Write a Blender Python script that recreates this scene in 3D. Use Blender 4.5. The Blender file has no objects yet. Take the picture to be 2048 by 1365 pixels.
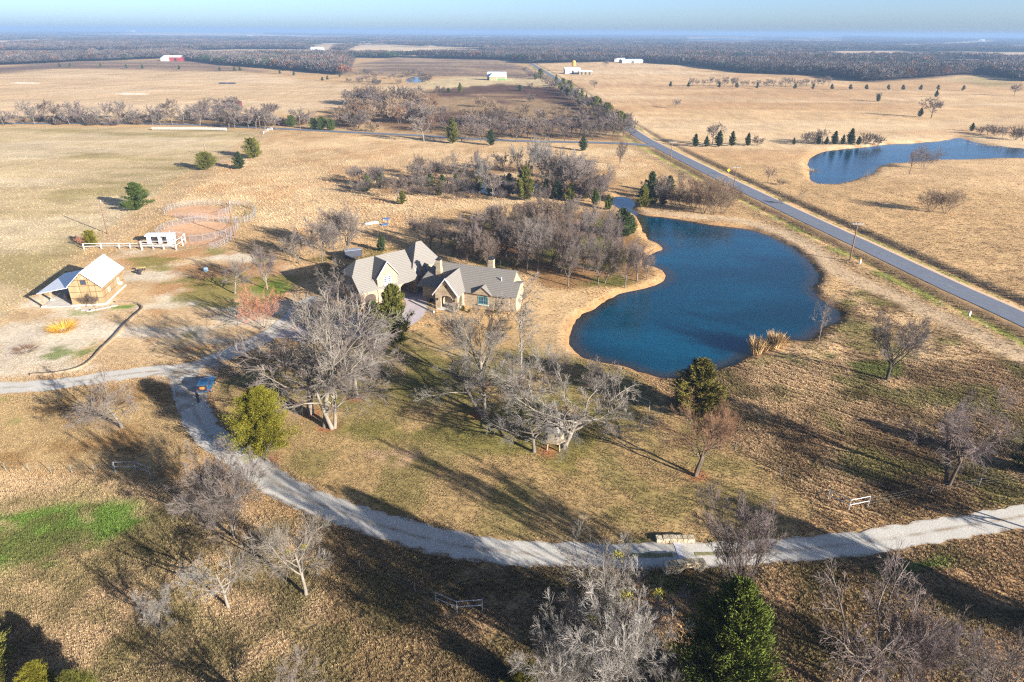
import bpy, bmesh, math, random
import numpy as np
from mathutils import Vector, Matrix

scene = bpy.context.scene
COL = scene.collection
rad = math.radians

# ------------------------------------------------------------------ camera, sky, sun, exposure
CAM_H = 46.0
FPX = 1365.0                                  # focal length in photograph pixels (24 mm on a 36 mm frame)
PITCH = math.atan((682.5 - 64.0) / FPX)
ROLL = math.atan(0.0065)
_F = np.array([0.0, math.cos(PITCH), -math.sin(PITCH)])
_R0 = np.array([1.0, 0.0, 0.0]); _U0 = np.cross(_R0, _F)
_R = _R0 * math.cos(ROLL) + _U0 * math.sin(ROLL); _U = np.cross(_R, _F)
cam = bpy.data.cameras.new('camera'); cam_o = bpy.data.objects.new('camera', cam); COL.objects.link(cam_o)
cam.sensor_width = 36.0; cam.lens = 36.0 * FPX / 2048.0; cam.clip_start = 0.5; cam.clip_end = 80000.0
cam_o.matrix_world = Matrix(((_R[0], _U[0], -_F[0], 0), (_R[1], _U[1], -_F[1], 0), (_R[2], _U[2], -_F[2], CAM_H), (0, 0, 0, 1)))
scene.camera = cam_o

SUN_EL = rad(17.0)
SUN_XY = (0.775, -0.632)                      # horizontal direction towards the sun
SUN_ROT = math.atan2(SUN_XY[0], SUN_XY[1])
world = bpy.data.worlds.new('World'); scene.world = world; world.use_nodes = True
wn = world.node_tree.nodes; wl = world.node_tree.links; wn.clear()
sky = wn.new('ShaderNodeTexSky'); sky.sky_type = 'NISHITA'; sky.sun_disc = False
sky.sun_elevation = SUN_EL; sky.sun_rotation = SUN_ROT
sky.altitude = 0; sky.air_density = 0.5; sky.dust_density = 1.0; sky.ozone_density = 2.6
bg = wn.new('ShaderNodeBackground'); bg.inputs['Strength'].default_value = 0.064
wo = wn.new('ShaderNodeOutputWorld'); wl.new(sky.outputs[0], bg.inputs[0]); wl.new(bg.outputs[0], wo.inputs[0])
sun = bpy.data.lights.new('sun', 'SUN'); sun.energy = 5.0; sun.angle = rad(0.53); sun.color = (1.0, 0.945, 0.87)
sun_o = bpy.data.objects.new('sun', sun); COL.objects.link(sun_o)
_sd = Vector((SUN_XY[0] * math.cos(SUN_EL), SUN_XY[1] * math.cos(SUN_EL), math.sin(SUN_EL)))
sun_o.rotation_euler = _sd.to_track_quat('Z', 'Y').to_euler(); sun_o.location = _sd * 200
vs = scene.view_settings; vs.view_transform = 'Standard'; vs.look = 'None'; vs.gamma = 1.0; vs.use_curve_mapping = False
vs.exposure = 1.86
scene.cycles.filter_width = 1.25; scene.cycles.max_bounces = 6; scene.cycles.diffuse_bounces = 2; scene.cycles.glossy_bounces = 2
scene.cycles.transparent_max_bounces = 6; scene.cycles.volume_bounces = 1
scene.cycles.use_denoising = False; scene.cycles.denoiser = 'OPENIMAGEDENOISE'; scene.cycles.denoising_input_passes = 'RGB_ALBEDO_NORMAL'; scene.cycles.denoising_prefilter = 'ACCURATE'

# ------------------------------------------------------------------ helpers: layout
def G(u, v, z=0.0):
    """ground point (at height z) seen at photograph pixel u, v: used to read the site plan off the photograph"""
    d = _F + _R * ((u - 1024.0) / FPX) - _U * ((v - 682.5) / FPX)
    t = (z - CAM_H) / d[2]
    return np.array([d[0] * t, d[1] * t, z])
def GP(pts, z=0.0):
    return np.array([G(u, v, z)[:2] for u, v in pts])
def proj(x, y, z=0.0):
    q = np.stack([x, y, np.asarray(z) - CAM_H + 0 * x], -1); w = q @ _F
    return 1024 + FPX * (q @ _R) / w, 682.5 - FPX * (q @ _U) / w, w
def height_for(u, v, vtop):
    g = G(u, v); lo, hi = 0.0, 45.0
    for _ in range(40):
        m = (lo + hi) / 2
        q = g + np.array([0, 0, m - CAM_H])
        pv = 682.5 - FPX * (q @ _U) / (q @ _F)
        if pv > vtop: lo = m
        else: hi = m
    return lo
def hash2(ix, iy, seed):
    h = (ix.astype(np.int64) * 374761393 + iy.astype(np.int64) * 668265263 + seed * 974634777) & 0xffffffff
    h = ((h ^ (h >> 13)) * 1274126177) & 0xffffffff
    h = ((h ^ (h >> 16)) * 2246822519) & 0xffffffff
    return ((h ^ (h >> 15)) & 0xffffff) / float(0xffffff)
def vnoise(x, y, seed=0):
    fx = np.floor(x); fy = np.floor(y); tx = x - fx; ty = y - fy
    tx = tx * tx * (3 - 2 * tx); ty = ty * ty * (3 - 2 * ty)
    a = hash2(fx, fy, seed); b = hash2(fx + 1, fy, seed); c = hash2(fx, fy + 1, seed); d = hash2(fx + 1, fy + 1, seed)
    return (a * (1 - tx) + b * tx) * (1 - ty) + (c * (1 - tx) + d * tx) * ty
def fbm(x, y, seed=0, oct=4):
    s = 0; a = 0.5; n = 0
    for i in range(oct):
        s = s + a * vnoise(x * 2 ** i + 17.3 * i, y * 2 ** i - 9.1 * i, seed + i); n += a; a *= 0.5
    return s / n
def sstep(a, b, x):
    t = np.clip((x - a) / (b - a), 0, 1); return t * t * (3 - 2 * t)
def sd_poly(px, py, poly, margin=30.0):
    """signed distance to a polygon (negative inside); far points get +margin"""
    poly = np.asarray(poly); out = np.full(px.shape, margin, float)
    m = (px > poly[:, 0].min() - margin) & (px < poly[:, 0].max() + margin) & (py > poly[:, 1].min() - margin) & (py < poly[:, 1].max() + margin)
    x = px[m]; y = py[m]
    if x.size == 0: return out
    d = np.full(x.shape, 1e18); ins = np.zeros(x.shape, bool); n = len(poly)
    for i in range(n):
        ax, ay = poly[i]; bx, by = poly[(i + 1) % n]; ex, ey = bx - ax, by - ay
        t = np.clip(((x - ax) * ex + (y - ay) * ey) / (ex * ex + ey * ey + 1e-12), 0, 1)
        d = np.minimum(d, (x - ax - t * ex) ** 2 + (y - ay - t * ey) ** 2)
        c = ((ay > y) != (by > y))
        with np.errstate(divide='ignore', invalid='ignore'):
            xi = ex * (y - ay) / (ey if ey != 0 else 1e-12) + ax
        ins ^= c & (x < xi)
    d = np.sqrt(d); d[ins] *= -1
    out[m] = d; return out
def sd_line(px, py, line, margin=40.0):
    """signed distance to a polyline (positive to its right)"""
    line = np.asarray(line); out = np.full(px.shape, margin, float)
    m = (px > line[:, 0].min() - margin) & (px < line[:, 0].max() + margin) & (py > line[:, 1].min() - margin) & (py < line[:, 1].max() + margin)
    x = px[m]; y = py[m]
    if x.size == 0: return out
    best = np.full(x.shape, 1e18); sg = np.ones(x.shape)
    for i in range(len(line) - 1):
        ax, ay = line[i]; bx, by = line[i + 1]; ex, ey = bx - ax, by - ay
        t = np.clip(((x - ax) * ex + (y - ay) * ey) / (ex * ex + ey * ey + 1e-12), 0, 1)
        dd = (x - ax - t * ex) ** 2 + (y - ay - t * ey) ** 2
        b = dd < best; best[b] = dd[b]; sg[b] = np.where(ex * (y[b] - ay) - ey * (x[b] - ax) > 0, -1, 1)
    out[m] = np.sqrt(best) * sg; return out
def smooth_line(pts, step):
    pts = np.asarray(pts, float); P = np.vstack([2 * pts[0] - pts[1], pts, 2 * pts[-1] - pts[-2]]); out = []
    for i in range(1, len(P) - 2):
        p0, p1, p2, p3 = P[i - 1], P[i], P[i + 1], P[i + 2]; n = max(1, int(np.linalg.norm(p2 - p1) / step))
        for k in range(n):
            t = k / n
            out.append(0.5 * (2 * p1 + (p2 - p0) * t + (2 * p0 - 5 * p1 + 4 * p2 - p3) * t * t + (3 * p1 - p0 - 3 * p2 + p3) * t ** 3))
    out.append(P[-2]); return np.array(out)
def smooth_loop(pts, n=4):
    pts = np.asarray(pts, float); N = len(pts); out = []
    for i in range(N):
        p0, p1, p2, p3 = pts[i - 1], pts[i], pts[(i + 1) % N], pts[(i + 2) % N]
        for k in range(n):
            t = k / n
            out.append(0.5 * (2 * p1 + (p2 - p0) * t + (2 * p0 - 5 * p1 + 4 * p2 - p3) * t * t + (3 * p1 - p0 - 3 * p2 + p3) * t ** 3))
    return np.array(out)
def lin(r, g, b, k=0.72):
    f = lambda c: ((c / 255 + 0.055) / 1.055) ** 2.4 if c > 10 else c / 255 / 12.92
    return np.array([f(r) * 0.96, f(g) * 0.99, f(b) * 1.17]) * k

# ------------------------------------------------------------------ helpers: objects
def tag(o, label=None, cat=None, group=None, kind=None):
    if label: o['label'] = label
    if cat: o['category'] = cat
    if group: o['group'] = group
    if kind: o['kind'] = kind
    return o
def empty(name, loc, rz=0.0, label=None, cat=None, group=None):
    o = bpy.data.objects.new(name, None); COL.objects.link(o); o.empty_display_size = 0.3
    o.location = loc; o.rotation_euler = (0, 0, rz); return tag(o, label, cat, group)
def link_mesh(name, me, mat=None, parent=None, loc=None):
    o = bpy.data.objects.new(name, me); COL.objects.link(o)
    if mat is not None and not me.materials: me.materials.append(mat)
    if parent is not None: o.parent = parent
    if loc is not None: o.location = loc
    return o
def np_mesh(name, V, tris=None, quads=None, smooth=False):
    me = bpy.data.meshes.new(name); V = np.asarray(V, np.float32)
    nt = 0 if tris is None else len(tris); nq = 0 if quads is None else len(quads)
    me.vertices.add(len(V)); me.vertices.foreach_set('co', V.ravel())
    li = []; st = []
    if nt: li.append(np.asarray(tris, np.int32).ravel())
    if nq: li.append(np.asarray(quads, np.int32).ravel())
    li = np.concatenate(li); me.loops.add(len(li)); me.loops.foreach_set('vertex_index', li)
    starts = np.concatenate([np.arange(nt) * 3, nt * 3 + np.arange(nq) * 4]).astype(np.int32)
    me.polygons.add(nt + nq); me.polygons.foreach_set('loop_start', starts)
    if smooth: me.polygons.foreach_set('use_smooth', np.ones(nt + nq, bool))
    me.update(calc_edges=True); me.validate(); return me
class MB:
    """collects shapes into one mesh"""
    def __init__(s, tf=None): s.v = []; s.f = []; s.tf = tf
    def add(s, pts, faces):
        o = len(s.v); s.v += [tuple(s.tf(*p)) if s.tf else tuple(p) for p in pts]; s.f += [tuple(o + i for i in f) for f in faces]; return s
    def box(s, x0, x1, y0, y1, z0, z1):
        return s.add([(x0, y0, z0), (x1, y0, z0), (x1, y1, z0), (x0, y1, z0), (x0, y0, z1), (x1, y0, z1), (x1, y1, z1), (x0, y1, z1)],
                     [(0, 3, 2, 1), (4, 5, 6, 7), (0, 1, 5, 4), (1, 2, 6, 5), (2, 3, 7, 6), (3, 0, 4, 7)])
    def slab(s, pts, th):
        """a roof or floor sheet: polygon pts thickened downwards by th"""
        n = len(pts); lo = [(x, y, z - th) for x, y, z in pts]
        return s.add(list(pts) + lo, [tuple(range(n)), tuple(range(2 * n - 1, n - 1, -1))] + [(i, i + n, (i + 1) % n + n, (i + 1) % n) for i in range(n)])
    def wall(s, prof, at, th, axis='s'):
        """a wall panel: profile in (along, z), at fixed depth, thickness th; axis 's' runs along x, 'n' along y"""
        n = len(prof)
        if axis == 's': a = [(p, at, z) for p, z in prof]; b = [(p, at + th, z) for p, z in prof]
        else: a = [(at, p, z) for p, z in prof]; b = [(at + th, p, z) for p, z in prof]
        return s.add(a + b, [tuple(range(n)), tuple(range(2 * n - 1, n - 1, -1))] + [(i, i + n, (i + 1) % n + n, (i + 1) % n) for i in range(n)])
    def tube(s, p0, p1, r0, r1=None, k=6, caps=True):
        r1 = r0 if r1 is None else r1; p0 = Vector(p0); p1 = Vector(p1); d = (p1 - p0).normalized()
        u = d.cross(Vector((0, 0, 1)) if abs(d.z) < 0.9 else Vector((1, 0, 0))).normalized(); w = d.cross(u); pts = []
        for p, r in ((p0, r0), (p1, r1)):
            for i in range(k):
                a = 2 * math.pi * i / k; pts.append(tuple(p + u * (math.cos(a) * r) + w * (math.sin(a) * r)))
        fs = [(i, (i + 1) % k, (i + 1) % k + k, i + k) for i in range(k)]
        if caps: fs += [tuple(range(k - 1, -1, -1)), tuple(range(k, 2 * k))]
        return s.add(pts, fs)
    def loft(s, rings):
        k = len(rings[0]); pts = [p for r in rings for p in r]; fs = []
        for j in range(len(rings) - 1):
            fs += [(j * k + i, j * k + (i + 1) % k, (j + 1) * k + (i + 1) % k, (j + 1) * k + i) for i in range(k)]
        fs += [tuple(range(k - 1, -1, -1)), tuple(range((len(rings) - 1) * k, len(rings) * k))]
        return s.add(pts, fs)
    def mesh(s, name, smooth=False, bevel=0.0):
        me = bpy.data.meshes.new(name); me.from_pydata(s.v, [], s.f); me.update()
        bm = bmesh.new(); bm.from_mesh(me); bmesh.ops.recalc_face_normals(bm, faces=bm.faces)
        if bevel: bmesh.ops.bevel(bm, geom=bm.edges[:], offset=bevel, segments=1, affect='EDGES', clamp_overlap=True)
        bm.to_mesh(me); bm.free()
        if smooth: me.polygons.foreach_set('use_smooth', np.ones(len(me.polygons), bool))
        return me
    def build(s, name, mat, parent=None, loc=None, smooth=False, bevel=0.0):
        me = s.mesh(name, smooth, bevel); me.materials.append(mat); return link_mesh(name, me, None, parent, loc)

# ------------------------------------------------------------------ helpers: materials
def new_mat(name):
    m = bpy.data.materials.new(name); m.use_nodes = True; nt = m.node_tree
    b = next(n for n in nt.nodes if n.type == 'BSDF_PRINCIPLED'); return m, nt, b
def N(nt, t, **kw):
    n = nt.nodes.new(t)
    for k, v in kw.items(): setattr(n, k, v)
    return n
def mixc(nt, fac, a, b, blend='MIX'):
    n = nt.nodes.new('ShaderNodeMix'); n.data_type = 'RGBA'; n.blend_type = blend
    for sock, val in ((n.inputs[0], fac), (n.inputs[6], a), (n.inputs[7], b)):
        if hasattr(val, 'is_linked'): nt.links.new(val, sock)
        elif isinstance(val, (int, float)): sock.default_value = val
        else: sock.default_value = (*val[:3], 1)
    return n.outputs[2]
def noise_fac(nt, scale, detail=3, rough=0.55, lo=0.35, hi=0.65, coord='Object', stretch=None):
    tc = N(nt, 'ShaderNodeTexCoord'); src = tc.outputs[coord]
    if stretch:
        mp = N(nt, 'ShaderNodeMapping'); mp.inputs['Scale'].default_value = stretch; nt.links.new(src, mp.inputs[0]); src = mp.outputs[0]
    n = N(nt, 'ShaderNodeTexNoise'); n.inputs['Scale'].default_value = scale; n.inputs['Detail'].default_value = detail; n.inputs['Roughness'].default_value = rough
    nt.links.new(src, n.inputs[0]); mr = N(nt, 'ShaderNodeMapRange'); mr.inputs[1].default_value = lo; mr.inputs[2].default_value = hi
    nt.links.new(n.outputs[0], mr.inputs[0]); return mr.outputs[0], n.outputs[0]
def simple_mat(name, c1, c2=None, scale=2.0, rough=0.85, metallic=0.0, bump=0.0, stretch=None, spec=0.3, rnd=0.0):
    m, nt, b = new_mat(name); c2 = c2 if c2 is not None else tuple(c * 0.75 for c in c1)
    f, raw = noise_fac(nt, scale, stretch=stretch); c = mixc(nt, f, c1, c2)
    if rnd:
        oi = N(nt, 'ShaderNodeObjectInfo'); hs = N(nt, 'ShaderNodeHueSaturation'); mr = N(nt, 'ShaderNodeMapRange')
        mr.inputs[3].default_value = 1 - rnd; mr.inputs[4].default_value = 1 + rnd; nt.links.new(oi.outputs['Random'], mr.inputs[0])
        nt.links.new(mr.outputs[0], hs.inputs['Value']); nt.links.new(c, hs.inputs['Color']); c = hs.outputs[0]
    nt.links.new(c, b.inputs['Base Color']); b.inputs['Roughness'].default_value = rough; b.inputs['Metallic'].default_value = metallic
    b.inputs['Specular IOR Level'].default_value = spec
    if bump:
        bp = N(nt, 'ShaderNodeBump'); bp.inputs['Strength'].default_value = bump; bp.inputs['Distance'].default_value = 0.05
        nt.links.new(raw, bp.inputs['Height']); nt.links.new(bp.outputs[0], b.inputs['Normal'])
    return m

# ------------------------------------------------------------------ site plan
POND = smooth_loop(GP([(1228,397),(1240,393),(1262,397),(1272,408),(1268,420),(1285,430),(1320,434),(1370,441),(1410,448),(1450,453),(1500,460),(1540,473),(1575,490),(1600,508),(1612,516),(1625,532),(1637,548),(1632,562),(1628,580),(1640,597),(1665,613),(1681,630),(1672,644),(1641,663),(1624,676),(1606,682),(1574,682),(1530,694),(1497,708),(1483,723),(1448,735),(1427,743),(1369,752),(1334,758),(1295,750),(1252,736),(1208,726),(1172,716),(1149,700),(1140,682),(1143,659),(1158,637),(1182,619),(1212,602),(1249,585),(1293,576),(1320,566),(1332,555),(1328,543),(1310,534),(1293,530),(1288,521),(1299,511),(1325,500),(1316,487),(1296,478),(1283,458),(1275,438),(1258,424),(1236,417),(1226,410)], -0.5))
POND2 = smooth_loop(GP([(1618,338),(1616,323),(1630,311),(1653,303),(1697,298),(1741,294),(1770,290),(1829,287),(1887,282),(1923,276),(1946,285),(2005,294),(2048,298),(2130,303),(2200,312),(2130,322),(2048,317),(1990,318),(1887,320),(1814,325),(1779,328),(1756,335),(1747,347),(1726,355),(1688,366),(1647,369),(1624,364),(1618,356)], -0.5))
POND3 = smooth_loop(GP([(925,373),(960,365),(1000,362),(1045,364),(1075,370),(1065,385),(1000,390),(950,385)], -0.5))
POND4 = smooth_loop(GP([(812,160),(818,156),(840,155),(848,160),(838,165),(818,165)], -0.5))
PONDS = [POND, POND2, POND3, POND4]
ROAD = smooth_line([(106,-20),(98,55),(90.2,111),(87.6,126),(85.2,143),(82.6,162),(80.0,180),(77.7,197),(75.2,215),(72.5,236),(69.8,260),(66.6,287),(63.9,315),(61.2,346),(58,453),(51.5,636),(43,864),(36,1000),(20,1350)], 4.0)
XROAD = smooth_line(np.vstack([[(64.2,312)], GP([(1240,288),(1150,285.5),(1050,283.5),(950,279),(850,273),(750,268),(650,263),(560,258.5),(450,253.5),(350,249.5),(200,248),(0,248),(-200,249),(-600,255)])]), 4.0)
DRIVE = smooth_line(GP([(2260,995),(2048,1033),(1900,1058),(1750,1083),(1600,1100),(1450,1108),(1300,1112),(1150,1112),(1000,1104),(880,1084),(760,1052),(650,1014),(560,973),(490,924),(436,884),(402,850),(386,812),(374,778),(362,745)]), 0.7)
DRIVE2 = smooth_line(GP([(-260,792),(-100,782),(0,777),(100,771),(200,757),(290,745),(370,738),(440,716),(500,690),(550,664),(585,636),(605,612),(640,595)]), 0.7)
DRIVE3 = smooth_line(GP([(560,668),(640,668),(720,664),(790,652),(826,630),(832,602),(818,585),(800,572)]), 0.7)
TRACK = smooth_line(GP([(205,486),(260,452),(330,405),(400,350),(460,308),(535,268)]), 3.0)

def pond_sd(x, y):
    sd = np.full(x.shape, 30.0)
    for p in PONDS: sd = np.minimum(sd, sd_poly(x, y, p))
    return sd
CULV = np.array([16.4, 51.4])
def gz(x, y, full=None):
    x = np.asarray(x, float); y = np.asarray(y, float); d = np.hypot(x, y)
    z = sstep(260, 800, d) * 2.4 * (fbm(x / 210, y / 210, 5, 3) - 0.5) + sstep(2500, 9000, d) * 40 * np.clip(fbm(x / 2600, y / 2600, 9, 3) - 0.45, -0.1, 1)
    z = z + sstep(30, 110, d) * 0.5 * (fbm(x / 38, y / 38, 3, 2) - 0.5)
    sr = sd_line(x, y, ROAD); fade = 1 - 0.75 * sstep(260, 420, y)
    prof = np.interp(sr, [-13, -9, -6.5, -4.4, -3.4, 3.4, 4.6, 6.2, 8.2, 10.6, 13, 17], [0, 0.35, -0.45, 0.1, 0.3, 0.3, 0.1, -0.2, -0.85, 0.15, 0.1, 0])
    rw = (np.abs(sr) < 17); z = np.where(rw, prof * fade + z * sstep(6, 17, np.abs(sr)), z)
    sx = sd_line(x, y, XROAD); z = np.where(np.abs(sx) < 12, z * sstep(4, 12, np.abs(sx)) + 0.12 * (1 - sstep(3.5, 7, np.abs(sx))), z)
    for dl in (DRIVE, DRIVE2, DRIVE3):
        dd = np.abs(sd_line(x, y, dl, 8.0)); z = np.where(dd < 6, z * sstep(2.4, 6, dd), z)
    hz = np.hypot(x + 14, y - 119); z = z * sstep(14, 26, hz)
    hb = np.hypot(x + 79, y - 121); z = z * sstep(9, 18, hb)
    # creek passing under the culvert
    cx = (x - CULV[0]) - 0.10 * (y - CULV[1]); outside = sstep(2.3, 3.0, np.abs(y - CULV[1])) * (1 - sstep(10, 22, np.abs(y - CULV[1])))
    z = z - 0.45 * outside * np.exp(-(cx / 2.0) ** 2) * (y < CULV[1])
    sd = pond_sd(x, y) + 1.3 * (fbm(x / 2.6, y / 2.6, 44, 3) - 0.5)
    bank = np.clip(-0.5 + 0.34 * sd, -2.0, 3)
    z = np.where(sd < 4, np.minimum(z, bank), z)
    return z
def gz1(x, y): return float(gz(np.array([x]), np.array([y]))[0])

# ------------------------------------------------------------------ ground sheet
def axis(lo, hi, step, ratio, far_lo, far_hi):
    a = list(np.arange(lo, hi + 1e-6, step)); s = step
    while a[-1] < far_hi: s *= ratio; a.append(a[-1] + s)
    s = step
    while a[0] > far_lo: s *= ratio; a.insert(0, a[0] - s)
    return np.array(a)
gx = axis(-96, 104, 0.8, 1.035, -20000, 20000); gy = axis(32, 176, 0.8, 1.033, -300, 22000)
X, Y = np.meshgrid(gx, gy); nx, ny = len(gx), len(gy); X = X.ravel(); Y = Y.ravel()
Z = gz(X, Y); D = np.hypot(X, Y); PS = pond_sd(X, Y) + 1.3 * (fbm(X / 2.6, Y / 2.6, 44, 3) - 0.5)
wn1 = fbm(X / 9, Y / 9, 21, 4) - 0.5; wn2 = fbm(X / 2.2, Y / 2.2, 31, 3) - 0.5
U_, V_, W_ = proj(X, Y, 0.0)

FIELD_BIG_LEFT = [(-500,170),(0,150),(60,141),(110,138),(330,138),(470,144),(560,153),(620,164),(860,173),(820,195),(700,215),(560,230),(300,238),(0,236),(-500,236)]
FIELD_DARK_LEFT = [(-200,150),(0,135),(60,129),(150,124),(330,121),(390,123),(480,136),(560,147),(470,143),(110,137),(0,149)]
FIELD_PALE = [(680,110),(700,97),(740,92),(960,99),(990,110),(850,113)]
FIELD_PLOW2 = [(690,150),(720,127),(800,115),(1000,121),(1085,146),(1070,160),(900,152)]
FIELD_LOT = [(830,166),(930,152),(1090,158),(1110,174),(850,182)]
FIELD_PLOW1 = [(845,182),(1000,169),(1120,178),(1262,250),(1240,268),(800,264),(745,250)]
FIELD_RIGHT = [(1048,129),(1200,125),(1370,131),(1360,142),(1500,150),(1640,155),(1740,172),(1880,172),(1890,155),(1960,149),(2060,166),(2300,180),(2300,420),(1300,300),(1100,158)]
SLIVERS = [[(-40,113),(60,104),(150,104),(160,111),(40,118)], [(360,112),(450,103),(540,104),(560,112),(440,118)], [(1080,116),(1150,107),(1260,107),(1270,114),(1130,119)], [(1400,127),(1440,117),(1520,116),(1540,125),(1450,130)], [(1620,112),(1690,102),(1800,102),(1820,109),(1700,115)], [(1840,136),(1880,124),(1960,124),(1990,132),(1900,140)], [(1180,97),(1260,91),(1380,92),(1360,97)], [(250,97),(330,90),(420,91),(400,97)],
           [(160,69.5),(380,66),(690,73),(695,77),(400,74),(165,72)], [(-100,84),(0,81),(85,79),(90,89),(0,93),(-100,94)], [(1740,93),(1990,82),(2003,87),(1760,98)], [(60,74),(150,72),(150,75),(60,77)],
           [(1690,87),(1800,83),(1850,84),(1720,90)], [(610,96),(690,92),(700,97),(640,101)], [(900,76),(985,73),(990,76),(905,79)], [(2010,92),(2100,88),(2100,97),(2015,98)]]
LAKE = [(1392,79.2),(1450,77.0),(1655,76.6),(1672,78.6),(1560,79.8),(1460,80.6)]
FAR_FIELDS = [FIELD_BIG_LEFT, FIELD_DARK_LEFT, FIELD_PALE, FIELD_PLOW2, FIELD_LOT, FIELD_PLOW1, FIELD_RIGHT] + SLIVERS
def forest_edge(u):   # lowest photograph row that the far woods reach, by column
    return np.interp(u, [-600, 0, 120, 250, 330, 420, 560, 690, 700, 1010, 1060, 1250, 1380, 1500, 1640, 1740, 1890, 1960, 2060, 2600], [135, 131, 126, 121, 117, 128, 140, 150, 116, 121, 128, 124, 132, 147, 153, 166, 156, 148, 165, 170])

C = np.tile(lin(216, 178, 122), (len(X), 1)); TUSS = np.full(len(X), 0.7)
def zone(poly, col, soft=1.0, warp=2.0, alpha=1.0, patch=None, tuss=None, world=False, seed=0, stretch=(1, 1), pscale=6.0):
    global C, TUSS
    P = np.asarray(poly, float) if world else GP(poly)
    far = max(1.0, np.median(np.hypot(P[:, 0], P[:, 1])) / 120.0); far = min(far, 8)
    sd = sd_poly(X, Y, P, 60.0 * far)
    w = sstep(-soft * far, soft * far, -(sd + warp * far * (wn1 * 2 + wn2 * 0.6)))
    if patch is not None:
        n = fbm(X / (pscale * far * stretch[0]), Y / (pscale * far * stretch[1]), 40 + seed, 4); w = w * sstep(patch - 0.07, patch + 0.07, n)
    w = (w * alpha)[:, None]; C = C * (1 - w) + w * np.asarray(col)
    if tuss is not None: TUSS = TUSS * (1 - w[:, 0]) + tuss * w[:, 0]
def along(line, half, col, soft=0.6, alpha=1.0, off=0.0, warp=0.5, patch=None, tuss=None, seed=0):
    global C, TUSS
    sd = sd_line(X, Y, line); w = sstep(-soft, soft, half - np.abs(sd - off) + warp * (wn1 * 2 + wn2))
    if patch is not None: w = w * sstep(patch - 0.08, patch + 0.08, fbm(X / 4, Y / 4, 60 + seed, 3))
    w = (w * alpha)[:, None]; C = C * (1 - w) + w * np.asarray(col)
    if tuss is not None: TUSS = TUSS * (1 - w[:, 0]) + tuss * w[:, 0]
# woods floor far away
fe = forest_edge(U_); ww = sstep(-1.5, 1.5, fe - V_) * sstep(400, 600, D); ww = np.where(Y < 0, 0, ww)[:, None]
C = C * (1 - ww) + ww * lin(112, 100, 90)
GL = sstep(0.555, 0.60, fbm(X / 520, Y / 260, 123, 3)) * sstep(900, 1500, D) * (Y > 0); GL = (GL * ww[:, 0])[:, None]; C = C * (1 - GL) + GL * lin(222, 192, 146)
zone(FIELD_BIG_LEFT, lin(228, 194, 142), 3, 2); zone(FIELD_BIG_LEFT, lin(240, 208, 158), 3, 2, 0.8, patch=0.55, stretch=(3, 1))
zone(FIELD_DARK_LEFT, lin(140, 116, 94), 2, 2); zone(FIELD_DARK_LEFT, lin(190, 158, 118), 2, 2, 0.7, patch=0.53, seed=41, stretch=(3, 1)); zone(FIELD_PALE, lin(236, 208, 160), 2, 0.5); zone(FIELD_PLOW2, lin(146, 122, 96), 2, 2)
zone(FIELD_PLOW2, lin(192, 162, 120), 2, 2, 0.8, patch=0.51, stretch=(3, 0.7)); zone(FIELD_LOT, lin(222, 196, 142), 2, 1)
zone(FIELD_PLOW1, lin(176, 146, 104), 1, 1); zone(FIELD_PLOW1, lin(112, 84, 66), 1, 2, 0.9, patch=0.50, stretch=(2.5, 1), pscale=10)
zone([(990,170),(1120,178),(1262,252),(1230,262),(1130,210),(1040,190)], lin(104, 78, 62), 2, 3, 0.9); zone([(850,183),(1000,169),(1060,178),(900,196)], lin(110, 82, 66), 1.5, 2, 0.9)
zone(FIELD_RIGHT, lin(230, 192, 136), 1, 0.5); zone(FIELD_RIGHT, lin(240, 208, 156), 1, 1, 0.7, patch=0.55, stretch=(3, 1), pscale=10); zone(FIELD_RIGHT, lin(205, 160, 108), 1, 1, 0.6, patch=0.60, stretch=(4, 1), seed=4, pscale=8)
for s_ in SLIVERS: zone(s_, lin(226, 196, 150), 1, 0.3)
zone([(1900,160),(1960,152),(2040,168),(1990,176)], lin(170, 160, 100), 2, 1, 0.6)
# near fields
zone([(-500,650),(0,640),(150,512),(230,445),(335,370),(525,264),(300,256),(0,254),(-500,254)], lin(216, 190, 138), 2, 1.5, tuss=0.55)
zone([(-500,650),(0,640),(150,512),(230,445),(335,370),(525,264),(0,254),(-500,254)], lin(172, 154, 96), 2, 1.5, 0.7, patch=0.56, stretch=(3.2, 1), pscale=7)
zone([(-500,650),(0,640),(150,512),(230,445),(335,370),(525,264),(0,254),(-500,254)], lin(232, 208, 162), 2, 1.5, 0.7, patch=0.60, stretch=(3, 1), seed=7, pscale=9)
zone([(300,432),(545,268),(1000,282),(1270,298),(1330,330),(1200,362),(1240,400),(1100,405),(900,420),(760,470),(640,500),(505,440)], lin(226, 190, 136), 2, 2, tuss=0.9)
zone([(300,432),(545,268),(1000,282),(1270,298),(1330,330),(1200,362),(1240,400),(1100,405),(900,420),(760,470),(640,500),(505,440)], lin(214, 172, 118), 2, 2, 0.7, patch=0.57, seed=3, tuss=1.1)
zone([(300,432),(545,268),(1000,282),(1270,298),(1330,330),(1100,405),(900,420),(760,470),(640,500),(505,440)], lin(240, 206, 150), 2, 2, 0.7, patch=0.6, seed=11, stretch=(2, 1))
along(TRACK, 3.5, lin(214, 182, 132), 1.5, 0.9); along(TRACK, 0.5, lin(196, 168, 122), 0.5, 0.7, off=1.0); along(TRACK, 0.5, lin(196, 168, 122), 0.5, 0.7, off=-1.0)
zone([(0,645),(120,560),(240,500),(420,492),(560,520),(610,560),(560,650),(500,690),(380,722),(200,745),(-300,785)], lin(222, 188, 136), 1.5, 1.5, tuss=0.35)
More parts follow.
